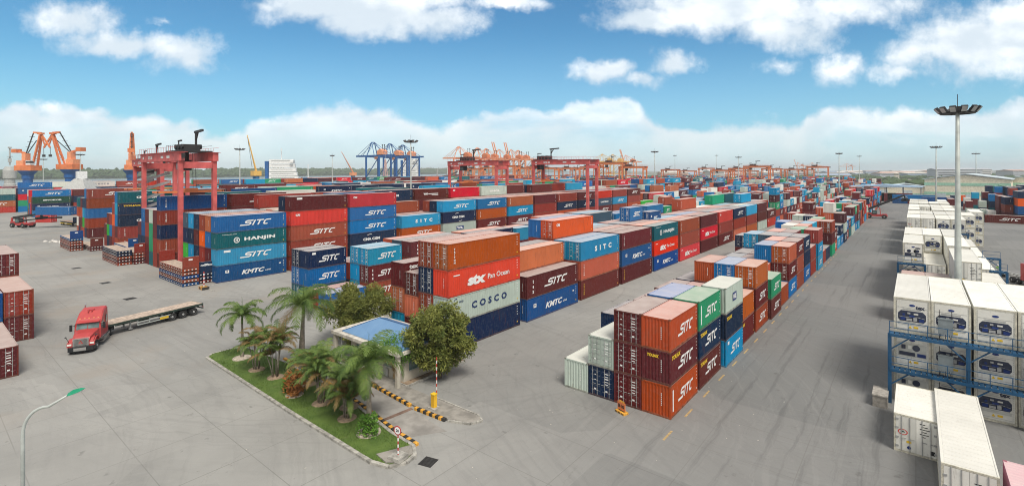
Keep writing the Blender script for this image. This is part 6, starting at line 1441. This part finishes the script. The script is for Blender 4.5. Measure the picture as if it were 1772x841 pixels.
# ---- street lamp in the near left corner
t = thing('street_lamp', 'slim curved street lamp with a green head in the lower left corner', 'street lamp', (*at(38, 25), 0), 0)
ux, uy = at(145, 25); bx_, by_ = at(38, 25); ex, ey = ux-bx_, uy-by_
pts = [(0, 0, 0), (0, 0, 6.2)]
for k in range(1, 9): a = R(90*k/8); pts.append((ex*.42*(1-math.cos(a)), ey*.42*(1-math.cos(a)), 6.2+1.45*math.sin(a)))
pts.append((ex*.72, ey*.72, 8.2)); MB().tube(pts, [.085]*2+[.07]*8+[.045], 12).build('pole', [MCW], t, smooth=True)
hd = MB(); d2 = Vector((ex, ey, 0)).normalized(); hx = Vector((ex*.72, ey*.72, 8.2)); hd.x = Matrix.Translation(hx) @ Matrix.Rotation(math.atan2(d2.y, d2.x), 4, 'Z') @ Matrix.Rotation(R(-22), 4, 'Y')
L_ = .98; hd.add([(0, -.05, 0), (.2, -.12, -.04), (.75, -.12, -.04), (L_, -.04, 0), (L_, .04, 0), (.75, .12, -.04), (.2, .12, -.04), (0, .05, 0), (.1, 0, .1), (.4, 0, .16), (.8, 0, .1)], [(0,1,8),(1,2,10,9),(1,9,8),(2,3,10),(3,4,10),(4,5,10),(5,6,9,10),(6,8,9),(6,7,8),(7,0,8),(7,6,5,4,3,2,1,0)])
hh_ = hd.build('lamp_head', [material('lamp_green', (.01,.30,.16), .4)], t); ln = MB(); ln.x = hd.x; ln.box(.3, -.08, -.075, .75, .08, -.04); ln.build('lens', [MHL], hh_)
# ------------------------------------------------------------------ vegetation
def leaf_mat(name, a, b_, rough=.6):
    m = bpy.data.materials.new(name); m.use_nodes = True; nt = m.node_tree; b = nt.nodes['Principled BSDF']; t = NT(nt)
    co = t.node('ShaderNodeTexCoord').outputs['Object']; g2 = t.noise(co, .8, 3); f2 = t.noise(co, 9, 3)
    t.set(b.inputs['Base Color'], t.mix(t.ramp(t.m('ADD', t.m('MULTIPLY', g2, .5), t.m('MULTIPLY', f2, .5)), .36, .62), a, b_)); b.inputs['Roughness'].default_value = rough; b.inputs['Specular IOR Level'].default_value = .3
    tr_ = nt.nodes.new('ShaderNodeBsdfTranslucent'); mx = nt.nodes.new('ShaderNodeMixShader'); mx.inputs[0].default_value = .18; tr_.inputs[0].default_value = (*[min(1, x*1.6) for x in b_], 1)
    nt.links.new(b.outputs[0], mx.inputs[1]); nt.links.new(tr_.outputs[0], mx.inputs[2]); nt.links.new(mx.outputs[0], nt.nodes['Material Output'].inputs[0]); return m
MPL = leaf_mat('palm_leaf', (.035, .085, .018), (.16, .23, .05)); MPD = leaf_mat('palm_leaf_dry', (.12, .11, .035), (.28, .17, .07)); MTL = leaf_mat('tree_leaf', (.05, .085, .018), (.27, .28, .07)); MTG = leaf_mat('bright_leaf', (.06, .16, .02), (.17, .33, .05))
MLR = leaf_mat('rusty_leaf', (.28, .10, .03), (.42, .20, .06)); MBR_ = material('palm_trunk', (.23,.20,.165), .9, var=.3, scale=5); MBT = material('bark', (.13,.10,.075), .95, var=.35, scale=4); MCS = material('crownshaft', (.14,.22,.06), .6)
def frond(mb, base, az, el, L, droop, n=20, leaf=.62, mi=0, r=None, vee=.35):
    r = r or random; pts = []; p = Vector(base); e = el
    for i in range(n+1): pts.append(p.copy()); d = Vector((math.cos(az)*math.cos(e), math.sin(az)*math.cos(e), math.sin(e))); p = p + d*(L/n); e -= droop*(i/n+.25)/n*1.6
    side0 = Vector((-math.sin(az), math.cos(az), 0))
    sub = pts[::4]; mb.tube([tuple(q) for q in sub], [.032*(1-.8*k/len(sub)) for k in range(len(sub))], 4, mi)
    for i in range(1, n+1):
        u = i/n; ll = leaf*(math.sin(math.pi*min(1, u*.84+.14))**.6)*r.uniform(.8, 1.1); t_ = (pts[i]-pts[i-1]).normalized()
        upv = side0.cross(t_)
        if upv.z < 0: upv = -upv
        for k2 in (0, .5):
            q0 = pts[i-1].lerp(pts[i], k2)
            for s in (-1, 1):
                d = (t_*.62 + side0*s*.9 + upv*(vee-.5*u*r.random()) + Vector((0, 0, -.25-.55*u*r.random()))).normalized(); w_ = t_*(.022+.012*r.random())
                mid = q0 + d*ll*.55; tip = mid + (d + Vector((0, 0, -.75))).normalized()*ll*.5
                mb.add([tuple(q0-w_), tuple(q0+w_), tuple(mid+w_*1.1), tuple(mid-w_*1.1), tuple(tip)], [(0, 1, 2, 3), (3, 2, 4)], mi)
def royal_palm(label, x, y, h, nf, L, seed, z0=.15, bulge=1., group='royal palms on the grass island', base=True):
    r = random.Random(seed); t = thing('palm_tree', label, 'palm tree', (x, y, z0), 0, group)
    lean = r.uniform(-.25, .25); prof = []; rr = []
    for k in range(15): u = k/14; prof.append((lean*u*u, .1*u, h*u)); rr.append((.20-.055*u+.03*math.sin(u*5))*bulge*(1.25 if k == 0 else 1)*(1+.03*(k % 2)))
    MB().tube(prof, rr, 12).build('trunk', [MBR_], t, smooth=True)
    tp = Vector(prof[-1]); MB().tube([tuple(tp), tuple(tp+Vector((0, 0, .5))), tuple(tp+Vector((0, 0, 1.0)))], [rr[-1]*1.15, rr[-1]*1.0, rr[-1]*.45], 10).build('crownshaft', [MCS], t, smooth=True)
    c = tp + Vector((0, 0, .85)); az = r.random()*6
    for k in range(nf):
        az += 2.4; u = k/(nf-1); el = R(74)-R(80)*u; m = MB(); frond(m, tuple(c), az+r.uniform(-.2, .2), el, L*r.uniform(.85, 1.05), R(96)+R(30)*r.random(), 24, .27*L, 0, r)
        m.build('frond', [MPD if u > .9 and r.random() < .4 else MPL], t, fix=False)
    sp = MB(); sp.tube([tuple(c), tuple(c+Vector((.03, 0, L*.55)))], [.05, .008], 5)
    for k in range(14): q = c+Vector((0, 0, L*.2+k*L*.028)); a = k*2.4; sp.add([tuple(q), tuple(q+Vector((.03*math.cos(a), .03*math.sin(a), .1))), tuple(q+Vector((.14*math.cos(a), .14*math.sin(a), .3)))], [(0, 1, 2)])
    sp.build('spear_leaf', [MPL], t, fix=False)
    if base: bm2 = MB(); rings = [(.95+.12*math.sin(k*2.1), k) for k in range(18)]; bm2.lathe([(.9, -.02), (.86, .10), (.55, .17), (.1, .2)], 18); bm2.build('root_mound', [MRC], t)
    return t
royal_palm('leftmost royal palm standing at the far end of the grass island', -54.9, 22.0, 3.6, 15, 3.1, 1, bulge=.8)
royal_palm('tallest royal palm with a drooping crown behind the island shrubs', -47.7, 24.6, 5.4, 19, 4.4, 2, z0=.1, bulge=1.25, base=False)
royal_palm('royal palm nearest the rounded tip of the grass island', -31.8, 21.5, 4.4, 16, 3.6, 3, bulge=.9)
def areca(label, x, y, n, h, L, seed, dry=.3, ma=None):
    r = random.Random(seed); t = thing('palm_clump', label, 'palm shrub', (x, y, .15), 0, 'clumping palms on the grass island')
    for k in range(n):
        a = 2*math.pi*k/n+r.random(); l = r.uniform(.15, .55); hh = h*r.uniform(.55, 1.1); b0 = Vector((.22*math.cos(a), .22*math.sin(a), 0)); top = b0+Vector((l*math.cos(a), l*math.sin(a), hh))
        MB().tube([tuple(b0), tuple(b0.lerp(top, .5)+Vector((-.05*math.cos(a), -.05*math.sin(a), 0))), tuple(top)], [.05, .04, .03], 7).build('stem', [MBR_], t, smooth=True)
        m = MB(); nf = 6
        for q in range(nf): frond(m, tuple(top), a+q*2.4+r.random(), R(78)-R(62)*q/nf, L*r.uniform(.75, 1.15), R(100), 16, .48, 1 if r.random() < dry*(q/nf+.3) else 0, r, .5)
        m.build('crown', [ma or MPL, MPD], t, fix=False)
    MB().lathe([(.8, -.02), (.7, .08), (.1, .12)], 16).build('root_mound', [MEA], t); return t
areca('clumping palm between the leftmost palm and the tall palm', -50.6, 21.6, 7, 2.9, 2.1, 11, .6)
areca('clumping palm with browning crowns in front of the tall palm', -47.3, 21.9, 7, 3.7, 2.4, 12, .6)
areca('wide clumping palm with yellow-green fronds in the island centre', -39.0, 21.8, 10, 3.1, 2.7, 13, .2)
areca('clumping palm with bare stems left of the nearest royal palm', -35.0, 21.7, 8, 2.8, 2.5, 14, .55)
areca('low clumping palm with green fronds behind the island centre', -43.4, 23.2, 7, 2.0, 2.2, 15, .2)
areca('low palm clump crowding the middle of the island', -36.6, 22.9, 7, 2.3, 2.2, 16, .4)
def bush(label, x, y, r0, h, mat, seed, n=1400, leaf=.16, name='shrub', mound=True):
    r = random.Random(seed); t = thing(name, label, 'shrub', (x, y, .15)); m = MB()
    for k in range(n):
        a = r.random()*6.28; u = r.random()**.5; z = h*r.random(); rad = r0*u*(1-.45*(z/h-.35)**2*2)*(1+.25*math.sin(a*3+seed)); p = Vector((rad*math.cos(a), rad*math.sin(a), z)); d = Vector((r.gauss(0, 1), r.gauss(0, 1), r.uniform(.1, 1))).normalized(); s_ = d.cross(Vector((r.random(), r.random(), r.random()))).normalized()
        q = p+d*leaf*r.uniform(.7, 1.5); m.add([tuple(p), tuple(p.lerp(q, .5)+s_*leaf*.28), tuple(q), tuple(p.lerp(q, .5)-s_*leaf*.28)], [(0, 1, 2, 3)])
    m.build('leaves', [mat], t, fix=False)
    st = MB()
    for k in range(6): a = k*1.05; st.tube([(0, 0, 0), (r0*.5*math.cos(a), r0*.5*math.sin(a), h*.75)], [.03, .012], 5)
    st.build('stems', [MBT], t)
    if mound: MB().lathe([(.8, -.02), (.7, .07), (.1, .1)], 16).build('root_mound', [MRC], t)
    return t
bush('leafy shrub growing round the trunk of the nearest royal palm', -31.5, 21.3, .75, 1.5, MTG, 21, 700, .22, mound=False)
bush('rust-coloured shrub at the foot of the tall palm', -42.3, 21.2, .75, 1.9, MLR, 22, 700, .30)
bush('small green shrub left of the rust-coloured shrub', -43.6, 21.3, .55, .9, MTG, 23, 350, .24, mound=False)
def tree(label, x, y, h, cr, tr_h, mat, seed, n=9000, leaf=.24, flat=.85, group=None):
    r = random.Random(seed); t = thing('tree', label, 'tree', (x, y, .05), 0, group)
    blobs = []; cz = (h+tr_h)/2; hz_ = (h-tr_h)/2
    for k in range(26):
        a = k*2.4+r.uniform(-.3, .3); e = -1+2*(k+.5)/26; e = e*.92; q = math.sqrt(max(.05, 1-e*e)); f_ = r.uniform(.42, 1.0)
        blobs.append((Vector((math.cos(a)*cr*q*f_, math.sin(a)*cr*q*f_, cz+e*hz_*flat*r.uniform(.8, .98))), cr*r.uniform(.16, .36)))
    for k in range(4): a = r.random()*6.28; blobs.append((Vector((math.cos(a)*cr*.25, math.sin(a)*cr*.25, cz+r.uniform(-.3, .3)*hz_)), cr*.42))
    tk_ = MB(); tk_.tube([(0, 0, 0), (.05, .03, tr_h*.6), (0, 0, tr_h+(h-tr_h)*.25)], [.19, .14, .10], 10)
    for c, rb2 in blobs[:9]: tk_.tube([(0, 0, tr_h*.8), tuple(Vector((0, 0, tr_h*.9)).lerp(c, .55)+Vector((0, 0, .15))), tuple(c)], [.08, .05, .02], 6)
    tk_.build('trunk', [MBT], t, smooth=True)
    m = MB()
    for k in range(n):
        c, rb2 = blobs[k % len(blobs)]; d = Vector((r.gauss(0, 1), r.gauss(0, 1), r.gauss(0, .9))).normalized(); rr = rb2*(r.uniform(.7, 1.15) if r.random() < .8 else r.random()*.8)*(1+.28*math.sin(d.x*6+c.x*3)*math.cos(d.y*7+c.z))
        p = c+d*rr
        if p.z < tr_h*.7: continue
        # a tuft of three drooping leaves
        for q in range(2):
            o = (d*.5+Vector((r.gauss(0, .6), r.gauss(0, .6), r.gauss(-.15, .5)))).normalized(); s_ = o.cross(Vector((r.gauss(0, 1), r.gauss(0, 1), r.gauss(0, 1)))).normalized(); e = p+o*leaf*r.uniform(.7, 1.4)
            m.add([tuple(p), tuple(p.lerp(e, .5)+s_*leaf*.2), tuple(e), tuple(p.lerp(e, .5)-s_*leaf*.2)], [(0, 1, 2, 3)])
    m.build('crown', [mat], t, fix=False); return t
tree('large mango-like tree standing right of the gate house', -35.2, 31.5, 7.2, 2.7, .5, MTL, 31, 12500, .32)
tree('dense round tree standing behind the left end of the gate house', -50.8, 32.9, 6.4, 3.3, .5, MTL, 32, 12500, .32)
tree('small bright green flat-topped tree before the gate house', -37.9, 29.2, 4.0, 2.1, 1.9, MTG, 33, 7500, .20, .45)
bush('dark bush squeezed against the left side of the gate house', -48.4, 31.0, 1.1, 2.6, MTL, 24, 1800, .22, mound=False)
MB().box(-.14, -.14, .55, .14, .14, .7).build('white_band', [MW], bpy.data.objects['tree.002'])
# litter on the concrete
lt = random.Random(8)
for k, (u, v) in enumerate([(30, 0), (60, 0)]):
    pass
lp = MB()
for k in range(260):
    x, y = lt.uniform(-110, -5), lt.uniform(2, 60); q = lt.uniform(.03, .10); a = lt.random()*3; lp.add([(x, y, .006), (x+q*math.cos(a), y+q*math.sin(a), .03), (x-q*math.sin(a), y+q*math.cos(a), .006)], [(0, 1, 2)])
o = lp.build('litter', [material('paper_litter', (.55,.52,.46), .9)], fix=False); tag(o, 'scattered scraps of litter on the concrete', 'litter', kind='stuff')
t = thing('dirt_heap', 'small heap of pale rubble on the open concrete by the left trailers', 'rubble', (-190, 27.5, 0)); m = MB()
for k in range(16): a = lt.random()*6.28; q = lt.random()*3; m.lathe([(lt.uniform(.3, .8), 0), (lt.uniform(.2, .5), lt.uniform(.1, .3)), (.05, .4)], 6, c=(q*1.5*math.cos(a), q*math.sin(a), 0))
m.build('rubble', [material('rubble_white', (.6,.58,.55), .9)], t)
